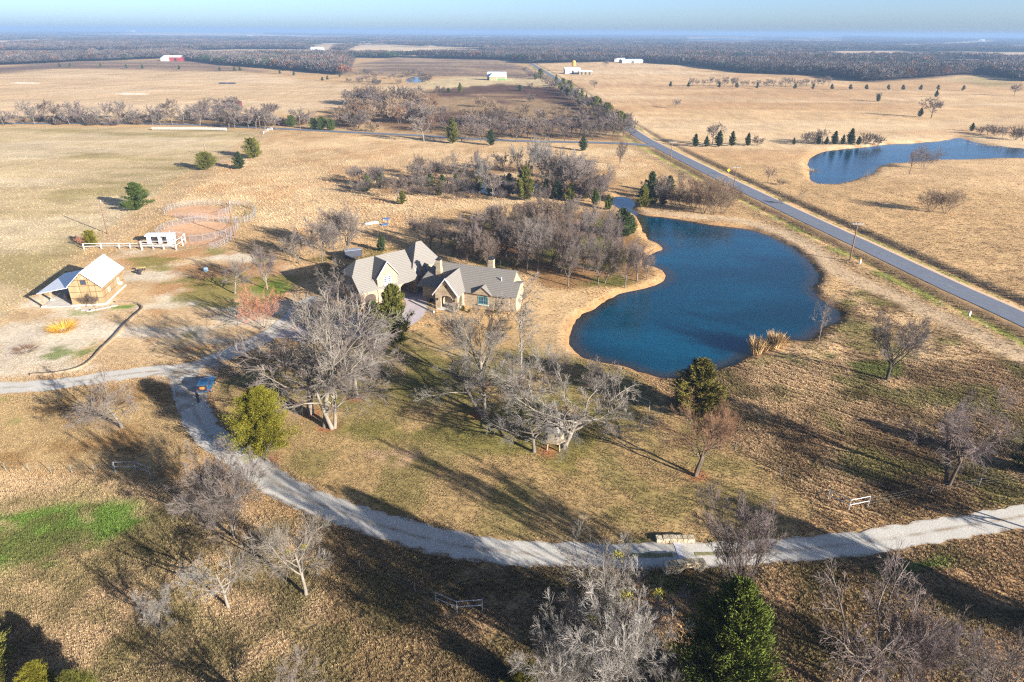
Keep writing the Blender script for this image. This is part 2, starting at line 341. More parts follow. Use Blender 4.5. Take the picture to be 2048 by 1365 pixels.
zone([(0,645),(120,560),(240,500),(420,492),(560,520),(610,560),(560,650),(380,722),(200,745),(-300,785)], lin(240, 222, 184), 1.5, 1.5, 0.9, patch=0.53, seed=5, stretch=(2.2, 1), tuss=0.2)
zone([(240,520),(420,492),(560,520),(610,560),(560,650),(400,712),(300,700),(300,600)], lin(200, 152, 98), 1.5, 1.5, 0.85, patch=0.50, seed=8, stretch=(1.4, 1))
zone([(240,520),(420,492),(560,520),(610,560),(560,650),(400,712),(300,700),(300,600)], lin(150, 142, 70), 1.5, 1.5, 0.8, patch=0.60, seed=19)
zone([(500,575),(560,560),(600,575),(560,592),(510,590)], lin(120, 140, 50), 1, 1, 0.9)
zone([(65,715),(130,692),(205,684),(195,705),(120,735),(95,735)], lin(132, 148, 70), 1.0, 2.5, 0.8, patch=0.48, pscale=2.0, seed=2, tuss=0.4)
zone([(215,612),(275,608),(262,618),(222,620)], lin(112, 150, 48), 0.5, 0.5, 0.9); zone([(130,618),(200,622),(195,632),(140,632)], lin(140, 150, 70), 0.6, 0.8, 0.6)
zone([(0,690),(60,650),(80,668),(40,710),(0,730)], lin(236, 218, 184), 0.6, 1, 0.8)
zone([(-300,796),(0,790),(340,762),(356,800),(366,870),(400,905),(340,965),(0,945),(-300,960)], lin(214, 180, 122), 1, 1.2, tuss=0.35)
zone([(-300,796),(0,790),(340,762),(356,800),(366,870),(400,905),(340,965),(0,945)], lin(176, 138, 84), 1, 1.2, 0.8, patch=0.52, seed=9, tuss=0.4)
zone([(0,780),(60,790),(40,860),(-60,850)], lin(150, 160, 70), 1, 1.2, 0.7, patch=0.45)
zone([(-400,960),(0,948),(230,950),(420,990),(560,1040),(700,1110),(800,1420),(-400,1420)], lin(222, 188, 136), 1, 1.2, tuss=0.85)
zone([(-400,960),(0,948),(230,950),(420,990),(560,1040),(700,1110),(800,1420),(-400,1420)], lin(170, 152, 98), 1, 1.2, 0.7, patch=0.56, seed=14, tuss=1.0)
zone([(-60,1045),(40,1030),(150,1005),(290,1010),(280,1050),(200,1085),(100,1120),(0,1140),(-80,1150)], lin(112, 150, 52), 1.2, 2.2, 0.92, patch=0.36, seed=3, tuss=0.8, pscale=2.2)
zone([(430,770),(520,725),(610,690),(800,665),(1000,650),(1110,700),(1250,745),(1340,800),(1640,1015),(1540,1078),(1300,1082),(1000,1078),(800,1035),(650,985),(520,905),(440,840)], lin(204, 172, 114), 1, 0.8, tuss=0.30)
zone([(430,770),(520,725),(610,690),(800,665),(1000,650),(1110,700),(1250,745),(1340,800),(1640,1015),(1540,1078),(1300,1082),(1000,1078),(800,1035),(650,985),(520,905)], lin(164, 148, 88), 1, 0.8, 0.75, patch=0.52, seed=6)
zone([(540,770),(640,720),(780,680),(960,720),(1100,745),(1230,800),(1280,860),(1180,960),(1050,930),(900,890),(700,880),(580,830)], lin(150, 140, 74), 1.5, 2, 0.85, patch=0.44, seed=1, tuss=0.3)
zone([(800,650),(860,630),(1010,635),(1060,650),(1050,700),(900,690)], lin(222, 180, 118), 1.5, 1.5, 0.85, tuss=0.25)
zone([(690,905),(800,895),(850,910),(790,940),(700,930)], lin(228, 190, 144), 0.6, 1.2, 0.8, patch=0.52, seed=22, pscale=2)
zone([(620,1055),(800,1085),(1000,1135),(1300,1140),(1700,1120),(2300,1040),(2300,1450),(700,1450)], lin(206, 170, 120), 0.8, 0.8, tuss=0.9)
zone([(620,1055),(800,1085),(1000,1135),(1300,1140),(1700,1120),(2300,1040),(2300,1450),(700,1450)], lin(160, 136, 90), 0.8, 0.8, 0.7, patch=0.52, seed=15, tuss=1.2)
zone([(980,1200),(1060,1210),(1110,1270),(1060,1290),(990,1250)], lin(84, 124, 36), 0.8, 1, 0.9, patch=0.42, seed=4, pscale=2)
zone([(1290,1140),(1400,1150),(1420,1190),(1300,1190)], lin(110, 120, 50), 0.8, 1, 0.8, patch=0.42, seed=5, pscale=2)
zone([(1735,1145),(1900,1118),(1910,1130),(1760,1158)], lin(98, 138, 42), 0.5, 0.4, 0.9, patch=0.40, seed=6, pscale=2)
zone([(1200,1090),(1320,1070),(1310,1082),(1220,1096)], lin(110, 126, 48), 0.5, 0.4, 0.8); zone([(1400,1085),(1560,1070),(1540,1082),(1410,1092)], lin(110, 126, 48), 0.5, 0.4, 0.6)
PAST = [(1330,800),(1360,760),(1500,725),(1560,690),(1690,600),(1700,560),(2048,730),(2300,860),(2300,990),(1700,1040),(1640,1010)]
zone(PAST, lin(224, 188, 134), 1, 1, tuss=1.0); zone(PAST, lin(164, 132, 92), 1, 1, 0.75, patch=0.55, seed=16, stretch=(1, 2.4), pscale=5); zone(PAST, lin(140, 136, 70), 1, 1, 0.7, patch=0.60, seed=17)
zone([(1700,730),(1790,720),(1800,750),(1720,765)], lin(118, 132, 54), 0.8, 1.5, 0.8, patch=0.4)
DAM = smooth_line(GP([(1275,424),(1400,434),(1480,442),(1560,465),(1620,500),(1680,545),(1800,600),(1950,670),(2150,770)]), 2.0)
along(DAM, 2.6, lin(222, 192, 146), 1.0, 0.9, tuss=0.4)
along(ROAD, 2.2, lin(138, 146, 62), 0.8, 0.85, off=-7.2, warp=1.2, patch=0.42, seed=2); along(ROAD, 1.4, lin(146, 150, 72), 0.8, 0.8, off=6.0, warp=1.0, patch=0.46, seed=3); along(ROAD, 1.2, lin(186, 150, 104), 0.8, 0.9, off=-4.6)
along(ROAD, 1.0, lin(150, 122, 88), 0.5, 0.6, off=8.6, warp=0.6)
zone([(880,500),(940,450),(1080,420),(1220,425),(1270,470),(1300,490),(1270,520),(1310,545),(1250,572),(1090,580),(1050,545),(960,535)], lin(158, 120, 76), 1.5, 2, 0.9, tuss=0.5)
zone([(880,500),(940,450),(1080,420),(1220,425),(1270,470),(1270,520),(1250,572),(1090,580),(1050,545),(960,535)], lin(124, 126, 58), 1.5, 2, 0.8, patch=0.52, seed=23)
zone([(600,520),(720,500),(880,500),(900,520),(700,545),(610,560)], lin(150, 130, 72), 1.5, 2, 0.9, patch=0.42, seed=24)
zone([(1035,560),(1085,575),(1180,590),(1140,650),(1150,715),(1070,700),(1040,620)], lin(226, 190, 134), 1, 1.2, 0.9, tuss=0.35)
zone([(700,360),(850,330),(1100,330),(1240,345),(1240,395),(1100,395),(900,385),(740,390)], lin(166, 128, 82), 2, 2, 0.75, patch=0.45, seed=25)
zone([(780,262),(900,272),(1240,283),(1250,262),(1100,255),(850,245),(700,235),(660,255)], lin(158, 124, 86), 1.5, 1.5, 0.8, patch=0.42, seed=26)
zone([(0,236),(300,238),(560,232),(700,215),(720,250),(560,252),(300,244),(0,244)], lin(150, 122, 84), 1, 1, 0.8, patch=0.45, seed=27)
for (cu, cv, ru, rv) in ((397, 466, 74, 27), (398, 425, 60, 14)):
    zone([(cu + ru * math.cos(a), cv + rv * math.sin(a)) for a in np.linspace(0, 6.28, 18)[:-1]], lin(232, 184, 136), 0.4, 0.3, 1, tuss=0.1)
zone([(460,405),(520,410),(515,440),(470,440)], lin(206, 176, 120), 0.8, 0.6, 0.8)
for (u, v) in ((656, 856), (622, 828), (533, 921), (968, 772), (960, 830), (1095, 905), (1395, 952), (712, 797), (1046, 760)):
    p = G(u, v)[:2]; zone([p + 1.3 * np.array([math.cos(a), math.sin(a)]) for a in np.linspace(0, 6.28, 12)[:-1]], lin(196, 132, 88), 0.5, 0.5, 0.85, world=True, tuss=0.2)
# muddy pond margins
wb = sstep(0, 1, 1 - np.abs(PS - 0.4) / (1.4 + 1.2 * wn1))[:, None] * 0.85; C = C * (1 - wb) + wb * lin(186, 140, 90)
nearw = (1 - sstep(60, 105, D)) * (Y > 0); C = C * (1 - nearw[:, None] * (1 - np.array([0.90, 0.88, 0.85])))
zone([(-300,960),(600,1040),(1000,1140),(2200,1100),(2200,1450),(-300,1450)], lin(124, 112, 66), 1, 2, 0.65, patch=0.54, seed=33, pscale=4); zone(PAST, lin(120, 98, 62), 1, 2, 0.6, patch=0.56, seed=34, pscale=4)
# broad irregular variation of the whole sheet
C = C * (0.86 + 0.28 * fbm(X / 26, Y / 26, 71, 4) + 0.5 * (fbm(X / 3.1, Y / 3.1, 81, 3) - 0.5) * sstep(-0.2, 0.8, TUSS))[:, None]
for dl in (DRIVE, DRIVE2, DRIVE3): TUSS = np.where(np.abs(sd_line(X, Y, dl, 8.0)) < 1.7, 0.0, TUSS)
TUSS = np.where(np.abs(sd_line(X, Y, ROAD)) < 4.2, 0.0, TUSS); TUSS = np.where(PS < 1.0, np.minimum(TUSS, 0.3), TUSS)
Z = Z + np.where(PS > 1.0, TUSS * 0.16 * (fbm(X / 1.5, Y / 1.5, 91, 2) - 0.5) * (D < 300), 0)
idx = np.arange(nx * ny).reshape(ny, nx)
quads = np.stack([idx[:-1, :-1], idx[:-1, 1:], idx[1:, 1:], idx[1:, :-1]], -1).reshape(-1, 4)
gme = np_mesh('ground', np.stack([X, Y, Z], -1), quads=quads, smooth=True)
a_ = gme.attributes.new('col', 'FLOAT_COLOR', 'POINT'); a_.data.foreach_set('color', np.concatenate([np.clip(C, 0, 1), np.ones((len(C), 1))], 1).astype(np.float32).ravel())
a_ = gme.attributes.new('tuss', 'FLOAT', 'POINT'); a_.data.foreach_set('value', TUSS.astype(np.float32))
m, nt, b = new_mat('ground_grass')
at = N(nt, 'ShaderNodeAttribute', attribute_name='col'); at2 = N(nt, 'ShaderNodeAttribute', attribute_name='tuss')
f1, r1 = noise_fac(nt, 1.7, 5, 0.65, 0.30, 0.70, stretch=(1, 1, 1)); f2, r2 = noise_fac(nt, 0.22, 4, 0.6, 0.3, 0.7); f3, r3 = noise_fac(nt, 0.035, 5, 0.65, 0.3, 0.7, stretch=(0.6, 1.6, 1))
dk = mixc(nt, 1.0, at.outputs['Color'], (0.42, 0.39, 0.35), 'MULTIPLY'); lt = mixc(nt, 1.0, at.outputs['Color'], (1.34, 1.32, 1.28), 'MULTIPLY')
c = mixc(nt, f1, dk, lt); c2 = mixc(nt, 0.45, c, mixc(nt, f2, mixc(nt, 1.0, at.outputs['Color'], (0.74, 0.70, 0.64), 'MULTIPLY'), mixc(nt, 1.0, at.outputs['Color'], (1.15, 1.15, 1.12), 'MULTIPLY')))
c3 = mixc(nt, 0.5, c2, mixc(nt, f3, mixc(nt, 1.0, c2, (0.72, 0.70, 0.66), 'MULTIPLY'), mixc(nt, 1.0, c2, (1.18, 1.18, 1.16), 'MULTIPLY')))
nt.links.new(c3, b.inputs['Base Color']); b.inputs['Roughness'].default_value = 1.0; b.inputs['Specular IOR Level'].default_value = 0.0
bp = N(nt, 'ShaderNodeBump'); bp.inputs['Distance'].default_value = 0.25; nt.links.new(at2.outputs['Fac'], bp.inputs['Strength']); nt.links.new(r1, bp.inputs['Height']); nt.links.new(bp.outputs[0], b.inputs['Normal'])
tag(link_mesh('ground', gme, m), kind='structure')

# ------------------------------------------------------------------ water
def water_mat(name, base, rough, shallow):
    m, nt, b = new_mat(name)
    at = N(nt, 'ShaderNodeAttribute', attribute_name='depth'); f, r = noise_fac(nt, 0.035, 3, 0.5, 0.38, 0.62, stretch=(.7, 1.6, 1))
    c = mixc(nt, f, tuple(x * .62 for x in base), tuple(x * 1.3 for x in base)); c = mixc(nt, at.outputs['Fac'], shallow, c)
    nt.links.new(c, b.inputs['Base Color']); b.inputs['Roughness'].default_value = rough; b.inputs['IOR'].default_value = 1.42
    f2, r2 = noise_fac(nt, 1.3, 4, 0.65, stretch=(1.0, 1.9, 1)); bp = N(nt, 'ShaderNodeBump'); bp.inputs['Strength'].default_value = 0.35; b.subsurface_method = 'BURLEY'; b.inputs['Subsurface Weight'].default_value = 1.0; b.inputs['Subsurface Radius'].default_value = (0.4, 1.0, 1.0); b.inputs['Subsurface Scale'].default_value = 5.0; bp.inputs['Distance'].default_value = 0.06
    nt.links.new(r2, bp.inputs['Height']); nt.links.new(bp.outputs[0], b.inputs['Normal']); return m
WATER = water_mat('pond_water', (0.0006, 0.038, 0.070), 0.10, (0.034, 0.031, 0.02))
def water(name, poly, z, cell, mat, grow=1.9):
    lo = poly.min(0) - 2; hi = poly.max(0) + 2
    xs = np.arange(lo[0], hi[0] + cell, cell); ys = np.arange(lo[1], hi[1] + cell, cell); A, B = np.meshgrid(xs, ys)
    sd = sd_poly(A.ravel(), B.ravel(), poly).reshape(A.shape); ids = np.arange(A.size).reshape(A.shape)
    ok = (np.minimum(np.minimum(sd[:-1, :-1], sd[:-1, 1:]), np.minimum(sd[1:, :-1], sd[1:, 1:])) < grow)
    q = np.stack([ids[:-1, :-1], ids[:-1, 1:], ids[1:, 1:], ids[1:, :-1]], -1)[ok]
    used = np.unique(q); remap = np.full(A.size, -1); remap[used] = np.arange(len(used))
    V = np.stack([A.ravel()[used], B.ravel()[used], np.full(len(used), z)], -1)
    me = np_mesh(name, V, quads=remap[q], smooth=True); at = me.attributes.new('depth', 'FLOAT', 'POINT')
    at.data.foreach_set('value', sstep(0.0, 3.2, -sd.ravel()[used]).astype(np.float32)); o = link_mesh(name, me, mat); return tag(o, kind='structure')
water('pond', POND, -0.5, 0.8, WATER)
WATER2 = water_mat('shallow_pond_water', (0.003, 0.035, 0.070), 0.12, (0.03, 0.04, 0.04))
water('pond', POND2, -0.5, 1.4, WATER2); water('pond', POND3, -0.5, 1.0, WATER2); water('pond', POND4, -0.5, 2.0, WATER2, grow=6)
lk = GP(LAKE); water('lake', lk, 3.0, 60.0, WATER2, grow=30)

# ------------------------------------------------------------------ roads and drives
def strip(name, line, half, dz, mat, jag=0.0, ncross=7, seed=1, offset=0.0, js=1.1):
    L = np.asarray(line); t = np.gradient(L, axis=0); t /= np.linalg.norm(t, axis=1)[:, None]; nrm = np.stack([t[:, 1], -t[:, 0]], -1)
    s = np.concatenate([[0], np.cumsum(np.linalg.norm(np.diff(L, axis=0), axis=1))]); V = []; E = []
    half = np.interp(s / s[-1], [0, .35, 1], half) if isinstance(half, (list, tuple)) else half
    hl = half + jag * (2 * fbm(s / js, s * 0 + 3.3, seed, 3) - 1); hr = half + jag * (2 * fbm(s / js, s * 0 + 8.8, seed + 5, 3) - 1)
    for k in range(ncross):
        c = -1 + 2 * k / (ncross - 1); w = np.where(c < 0, hl, hr) * c + offset; V.append(L + nrm * w[:, None]); E.append(np.full(len(L), c))
    V = np.stack(V, 1).reshape(-1, 2); z = gz(V[:, 0], V[:, 1]) + dz; n = len(L); ids = np.arange(n * ncross).reshape(n, ncross)
    q = np.stack([ids[:-1, :-1], ids[1:, :-1], ids[1:, 1:], ids[:-1, 1:]], -1).reshape(-1, 4)[:, ::-1]
    me = np_mesh(name, np.column_stack([V, z]), quads=q, smooth=True); a = me.attributes.new('cross', 'FLOAT', 'POINT'); a.data.foreach_set('value', np.stack(E, 1).ravel().astype(np.float32))
    return tag(link_mesh(name, me, mat), kind='structure')
def gravel_mat(name, base, dark, track=0.35):
    m, nt, b = new_mat(name); at = N(nt, 'ShaderNodeAttribute', attribute_name='cross')
    f1, r1 = noise_fac(nt, 6.0, 4, 0.7, 0.3, 0.7); f2, r2 = noise_fac(nt, 0.5, 4, 0.6, 0.35, 0.65)
    c = mixc(nt, f1, tuple(x * 0.74 for x in base), tuple(x * 1.14 for x in base)); c = mixc(nt, f2, c, tuple(x * 0.86 for x in base))
    ab = N(nt, 'ShaderNodeMath', operation='ABSOLUTE'); nt.links.new(at.outputs['Fac'], ab.inputs[0]); ramp = N(nt, 'ShaderNodeValToRGB'); nt.links.new(ab.outputs[0], ramp.inputs[0])
    e = ramp.color_ramp.elements; e[0].position = 0.0; e[0].color = (1, 1, 1, 1); e[1].position = 0.22; e[1].color = (0, 0, 0, 1)
    x = e.new(0.82); x.color = (0, 0, 0, 1); x = e.new(1.0); x.color = (0.8, 0.8, 0.8, 1)
    mu = N(nt, 'ShaderNodeMath', operation='MULTIPLY'); nt.links.new(ramp.outputs[0], mu.inputs[0]); mu2 = N(nt, 'ShaderNodeMath', operation='MULTIPLY'); nt.links.new(f2, mu2.inputs[0]); mu2.inputs[1].default_value = track * 2
    nt.links.new(mu2.outputs[0], mu.inputs[1]); c = mixc(nt, mu.outputs[0], c, dark)
    nt.links.new(c, b.inputs['Base Color']); b.inputs['Roughness'].default_value = 0.95; b.inputs['Specular IOR Level'].default_value = 0.1
    bp = N(nt, 'ShaderNodeBump'); bp.inputs['Strength'].default_value = 0.5; bp.inputs['Distance'].default_value = 0.05; nt.links.new(r1, bp.inputs['Height']); nt.links.new(bp.outputs[0], b.inputs['Normal']); return m
GRAVEL = gravel_mat('driveway_gravel', tuple(lin(222, 212, 184)), tuple(lin(160, 138, 104)), 0.5)
CONC = gravel_mat('drive_concrete', tuple(lin(206, 190, 176)), tuple(lin(170, 150, 130)), 0.1)
ASPH = gravel_mat('asphalt', (0.15, 0.165, 0.20), (0.115, 0.125, 0.145), 0.35); SAND = gravel_mat('shoulder_gravel', tuple(lin(222, 186, 142)), tuple(lin(180, 150, 110)), 0.3)
strip('gravel_driveway', DRIVE, [1.45, 1.75, 2.05], 0.05, GRAVEL, 0.45, 13, 1); strip('gravel_driveway', DRIVE2, 1.95, 0.054, GRAVEL, 0.4, 13, 2); strip('concrete_driveway', DRIVE3, 2.0, 0.058, CONC, 0.15, 9, 3)
strip('road_shoulder', ROAD, 3.5, 0.03, SAND, 0.5, 9, 4, offset=0.9, js=5.0); strip('asphalt_road', ROAD, 2.9, 0.07, ASPH, 0.06, 7, 5, js=3.0)
strip('crossroad', XROAD, 2.7, 0.10, ASPH, 0.1, 7, 6, js=3.0)
LINE = simple_mat('road_line', (0.30, 0.27, 0.18), (0.16, 0.15, 0.12), 0.6, 0.9); strip('road_line', ROAD[:90], 0.06, 0.075, LINE, 0.0, 2, 7)
# widened gravel where the drives meet, and dark grass strip down the middle of the drive at the culvert
def patch_sheet(name, poly, dz, mat):
    P = smooth_loop(poly, 3); mb = MB(); z = gz(P[:, 0], P[:, 1]); c = P.mean(0); pts = [(c[0], c[1], gz1(*c) + dz)] + [(x, y, zz + dz) for (x, y), zz in zip(P, z)]
    n = len(P); mb.add(pts, [(0, 1 + i, 1 + (i + 1) % n) for i in range(n)]); return tag(mb.build(name, mat), kind='structure')
patch_sheet('gravel_apron', GP([(330,768),(345,760),(352,790),(362,820),(405,800),(425,760),(470,725),(450,712),(400,722),(340,742),(300,752),(318,760)]), 0.064, GRAVEL)
patch_sheet('parking_court', GP([(560,668),(600,648),(640,632),(720,625),(792,628),(800,655),(760,672),(680,680),(600,684)]), 0.062, CONC)

# ------------------------------------------------------------------ tree builders
def tubes(P, Rr, k):
    """P (B,n,3) polylines, Rr (B,n) radii -> verts, quads"""
    B, n, _ = P.shape; T = np.gradient(P, axis=1); T /= np.linalg.norm(T, axis=2, keepdims=True) + 1e-9
    m = np.abs(T.mean(1)); ref = np.where((m[:, 2] > 0.75)[:, None], np.array([1.0, 0.2, 0]), np.array([0, 0, 1.0]))[:, None, :]
    u = np.cross(T, ref); u /= np.linalg.norm(u, axis=2, keepdims=True) + 1e-9; w = np.cross(T, u)
    a = np.arange(k) * 2 * math.pi / k
    V = P[:, :, None, :] + Rr[:, :, None, None] * (u[:, :, None, :] * np.cos(a)[None, None, :, None] + w[:, :, None, :] * np.sin(a)[None, None, :, None])
    ids = np.arange(B * n * k).reshape(B, n, k); nxt = np.roll(ids, -1, axis=2)
    q = np.stack([ids[:, :-1], nxt[:, :-1], nxt[:, 1:], ids[:, 1:]], -1).reshape(-1, 4)
    return V.reshape(-1, 3), q
def norm(v): return v / (np.linalg.norm(v, axis=-1, keepdims=True) + 1e-9)
class Grow:
    """level-by-level branching; each level is one batch of polylines"""
    def __init__(s, seed): s.r = np.random.default_rng(seed); s.levels = []
    def stems(s, bases, dirs, L, R, n=8, wander=0.12, taper=0.45, up=0.0):
        s.levels.append(s._walk(np.array(bases, float), norm(np.array(dirs, float)), np.array(L, float), np.array(R, float), n, wander, taper, up))
    def _walk(s, p, d, L, R, n, wander, taper, up):
        B = len(p); P = np.zeros((B, n, 3)); P[:, 0] = p; st = (L / (n - 1))[:, None]
        for i in range(1, n):
            d = norm(d + s.r.normal(0, wander, (B, 3)) + np.array([0, 0, up])); P[:, i] = P[:, i - 1] + d * st
        t = np.linspace(0, 1, n)[None]; RR = R[:, None] * (1 - (1 - taper) * t); return P, RR
    def children(s, per, lo, hi, ang, angv, ratio, rratio, n, wander, taper=0.3, up=0.0, rmin=0.0, lenfall=0.5, src=-1, flat=0.0):
        P, RR = s.levels[src]; B, m, _ = P.shape; c = s.r
        t = (np.arange(per)[None] + c.random((B, per))) / per; t = lo + (hi - lo) * t; f = t * (m - 1); i = np.minimum(f.astype(int), m - 2); fr = (f - i)[..., None]; bi = np.arange(B)[:, None]
        p = P[bi, i] * (1 - fr) + P[bi, i + 1] * fr; T = norm(P[bi, i + 1] - P[bi, i]); r0 = RR[bi, i] * (1 - fr[..., 0]) + RR[bi, i + 1] * fr[..., 0]
        az = (np.arange(per)[None] * 2.4 + c.random((B, 1)) * 6.28 + c.normal(0, 0.5, (B, per)))[..., None]; ref = np.where(np.abs(T[..., 2:3]) > 0.8, np.array([1.0, 0.1, 0]), np.array([0, 0, 1.0]))
        u = norm(np.cross(T, ref)); w = np.cross(T, u); side = u * np.cos(az) + w * np.sin(az); a = (ang + angv * c.normal(size=(B, per)))[..., None]
        d = T * np.cos(a) + side * np.sin(a); d[..., 2] *= (1 - flat); d = norm(d)
        Lp = np.linalg.norm(np.diff(P, axis=1), axis=2).sum(1)[:, None]; L = Lp * ratio * (1 - lenfall * (t - lo) / max(1e-6, hi - lo)) * (0.7 + 0.6 * c.random((B, per)))
        R = np.maximum(r0 * rratio, rmin)
        s.levels.append(s._walk(p.reshape(-1, 3), d.reshape(-1, 3), L.ravel(), R.ravel(), n, wander, taper, up))
    def meshes(s, name, split, sides):
        out = []
        for lo, hi, nm in ((0, split, 'trunk'), (split, len(s.levels), 'crown')):
            V = []; Q = []; o = 0
            for l in range(lo, hi):
                v, q = tubes(*s.levels[l], sides[l]); V.append(v); Q.append(q + o); o += len(v)
            out.append((np.concatenate(V), np.concatenate(Q)))
        h = max(v[:, 2].max() for v, q in out)
        return [np_mesh(name + sfx, v / h, quads=q, smooth=True) for (v, q), sfx in zip(out, ('_trunk', '_crown'))]
PROTO = {}
def bare(name, seed, stems, l1, l2, l3, l4, sides=(8, 6, 4, 3, 3), split=3, tw=0.0007):
    """stems: list of (base, dir, length, radius); l1..l4: child counts and habits"""
    g = Grow(seed); g.stems([x[0] for x in stems], [x[1] for x in stems], [x[2] for x in stems], [x[3] * 0.66 for x in stems], 9, stems[0][4] if len(stems[0]) > 4 else 0.10, 0.35)
    g.children(*l1); g.children(*l2); g.children(*l3)
    if l4: g.children(*l4)
    for i in (-1, -2):
        P, R = g.levels[i]; g.levels[i] = (P, np.maximum(R, tw * (1.0 if i == -1 else 1.6)))
    PROTO[name] = g.meshes(name, split, sides)
O3 = (0, 0, 0)
# children: per, lo, hi, ang, angv, ratio, rratio, n, wander, taper, up, rmin, lenfall
bare('oak_a', 1, [(O3, (0.05, 0, 1), 0.48, 0.034)], (9, .36, 1, .88, .2, 1.02, .68, 9, .13, .25, .05, 0, .25), (8, .22, 1, .68, .2, .50, .60, 6, .14, .25, .03), (8, .15, 1, .58, .2, .58, .55, 4, .14, .3, .03), (6, .05, 1, .42, .18, .95, .6, 3, .10))
bare('oak_b', 2, [(O3, (-.34, 0.1, 1), .46, .030), ((.02, 0, 0), (.38, -.1, 1), .42, .026)], (7, .40, 1, .8, .2, 1.0, .68, 9, .14, .25, .05, 0, .25), (7, .22, 1, .68, .2, .50, .60, 6, .14, .25, .03), (7, .15, 1, .58, .2, .58, .55, 4, .14, .3, .03), (6, .05, 1, .42, .18, .95, .6, 3, .10))
bare('oak_c', 3, [(O3, (.02, .05, 1), .60, .030, .06)], (8, .42, 1, .66, .16, .80, .68, 9, .12, .25, .06, 0, .15), (8, .22, 1, .68, .2, .48, .60, 6, .14, .25, .04), (7, .15, 1, .58, .2, .50, .55, 4, .14, .3, .04), (6, .05, 1, .42, .18, .95, .6, 3, .10))
bare('oak_d', 4, [(O3, (.2, 0, 1), .42, .036, .12)], (10, .38, 1, 1.12, .2, 1.25, .66, 10, .17, .22, .04, 0, .2), (8, .22, 1, .72, .22, .42, .60, 6, .17, .25, .0), (7, .15, 1, .6, .2, .48, .55, 4, .17, .3, 0), (6, .05, 1, .42, .18, .95, .6, 3, .10))
bare('vase_a', 5, [(O3, (0, 0, 1), .34, .032)], (12, .35, 1, .62, .14, 1.55, .5, 9, .07, .2, .05, 0, .15), (8, .25, 1, .48, .18, .40, .5, 5, .10, .25, .05), (7, .15, 1, .46, .18, .50, .55, 4, .12, .3, .05), (9, .05, 1, .42, .18, .95, .6, 3, .10))
bare('vase_b', 6, [(O3, (.1, 0, 1), .38, .030), ((.015, .01, 0), (-.14, .05, 1), .34, .022)], (8, .35, 1, .66, .16, 1.4, .5, 9, .08, .2, .05, 0, .15), (7, .25, 1, .5, .18, .40, .5, 5, .10, .25, .05), (7, .15, 1, .48, .18, .50, .55, 4, .12, .3, .04), (9, .05, 1, .42, .18, .95, .6, 3, .10))
bare('slender_a', 7, [(O3, (0, 0, 1), .95, .017, .04)], (15, .22, 1, .70, .15, .38, .42, 7, .10, .25, .05, 0, .6), (8, .2, 1, .58, .2, .45, .5, 4, .12), (7, .15, 1, .52, .2, .5, .6, 3, .12), (4, .1, 1, .5, .2, .6, .6, 2, .1))
bare('dense_a', 8, [(O3, (.16 * math.cos(a), .16 * math.sin(a), 1), .46, .018, .08) for a in (0, 2.1, 4.2)], (7, .25, 1, .66, .2, 1.05, .5, 8, .11, .25, .05, 0, .25), (7, .2, 1, .56, .2, .48, .5, 5, .12, .25, .04), (7, .15, 1, .52, .2, .5, .55, 4, .13), (9, .05, 1, .42, .18, .95, .6, 3, .10))
bare('brush_a', 9, [((.05 * math.cos(a * 1.7), .05 * math.sin(a * 1.7), 0), (.5 * math.cos(a * 1.7), .5 * math.sin(a * 1.7), 1), .75, .009, .06) for a in range(10)], (8, .2, 1, .45, .2, .55, .5, 5, .12, .3, .04, 0, .3), (7, .15, 1, .5, .2, .5, .6, 4, .12), (7, .1, 1, .5, .2, .55, .6, 2, .1), None, sides=(5, 3, 3, 3), tw=0.0014)
# coarser ones for distant trees
bare('mid_a', 11, [(O3, (.05, 0, 1), .48, .034)], (8, .36, 1, .88, .2, 1.0, .55, 7, .13, .25, .05, 0, .25), (7, .22, 1, .65, .2, .5, .55, 4, .14), (7, .15, 1, .6, .25, .5, .6, 3, .14), (6, .1, 1, .55, .25, .6, .6, 2, .1), sides=(6, 4, 3, 3, 3), tw=0.0023)
bare('mid_b', 12, [(O3, (0, .05, 1), .36, .034)], (10, .3, 1, .65, .15, 1.4, .5, 7, .08, .25, .05, 0, .15), (7, .22, 1, .5, .2, .42, .55, 4, .12), (7, .15, 1, .5, .2, .5, .6, 3, .12), (6, .1, 1, .5, .2, .6, .6, 2, .1), sides=(6, 4, 3, 3, 3), tw=0.0023)
bare('mid_brush', 13, [((.06 * math.cos(a * 1.7), .06 * math.sin(a * 1.7), 0), (.55 * math.cos(a * 1.7), .55 * math.sin(a * 1.7), 1), .75, .014) for a in range(9)], (7, .15, 1, .5, .2, .55, .6, 4, .13), (7, .15, 1, .5, .2, .5, .6, 3, .13), (6, .1, 1, .5, .2, .55, .6, 2, .1), None, sides=(4, 3, 3, 3), tw=0.0034)

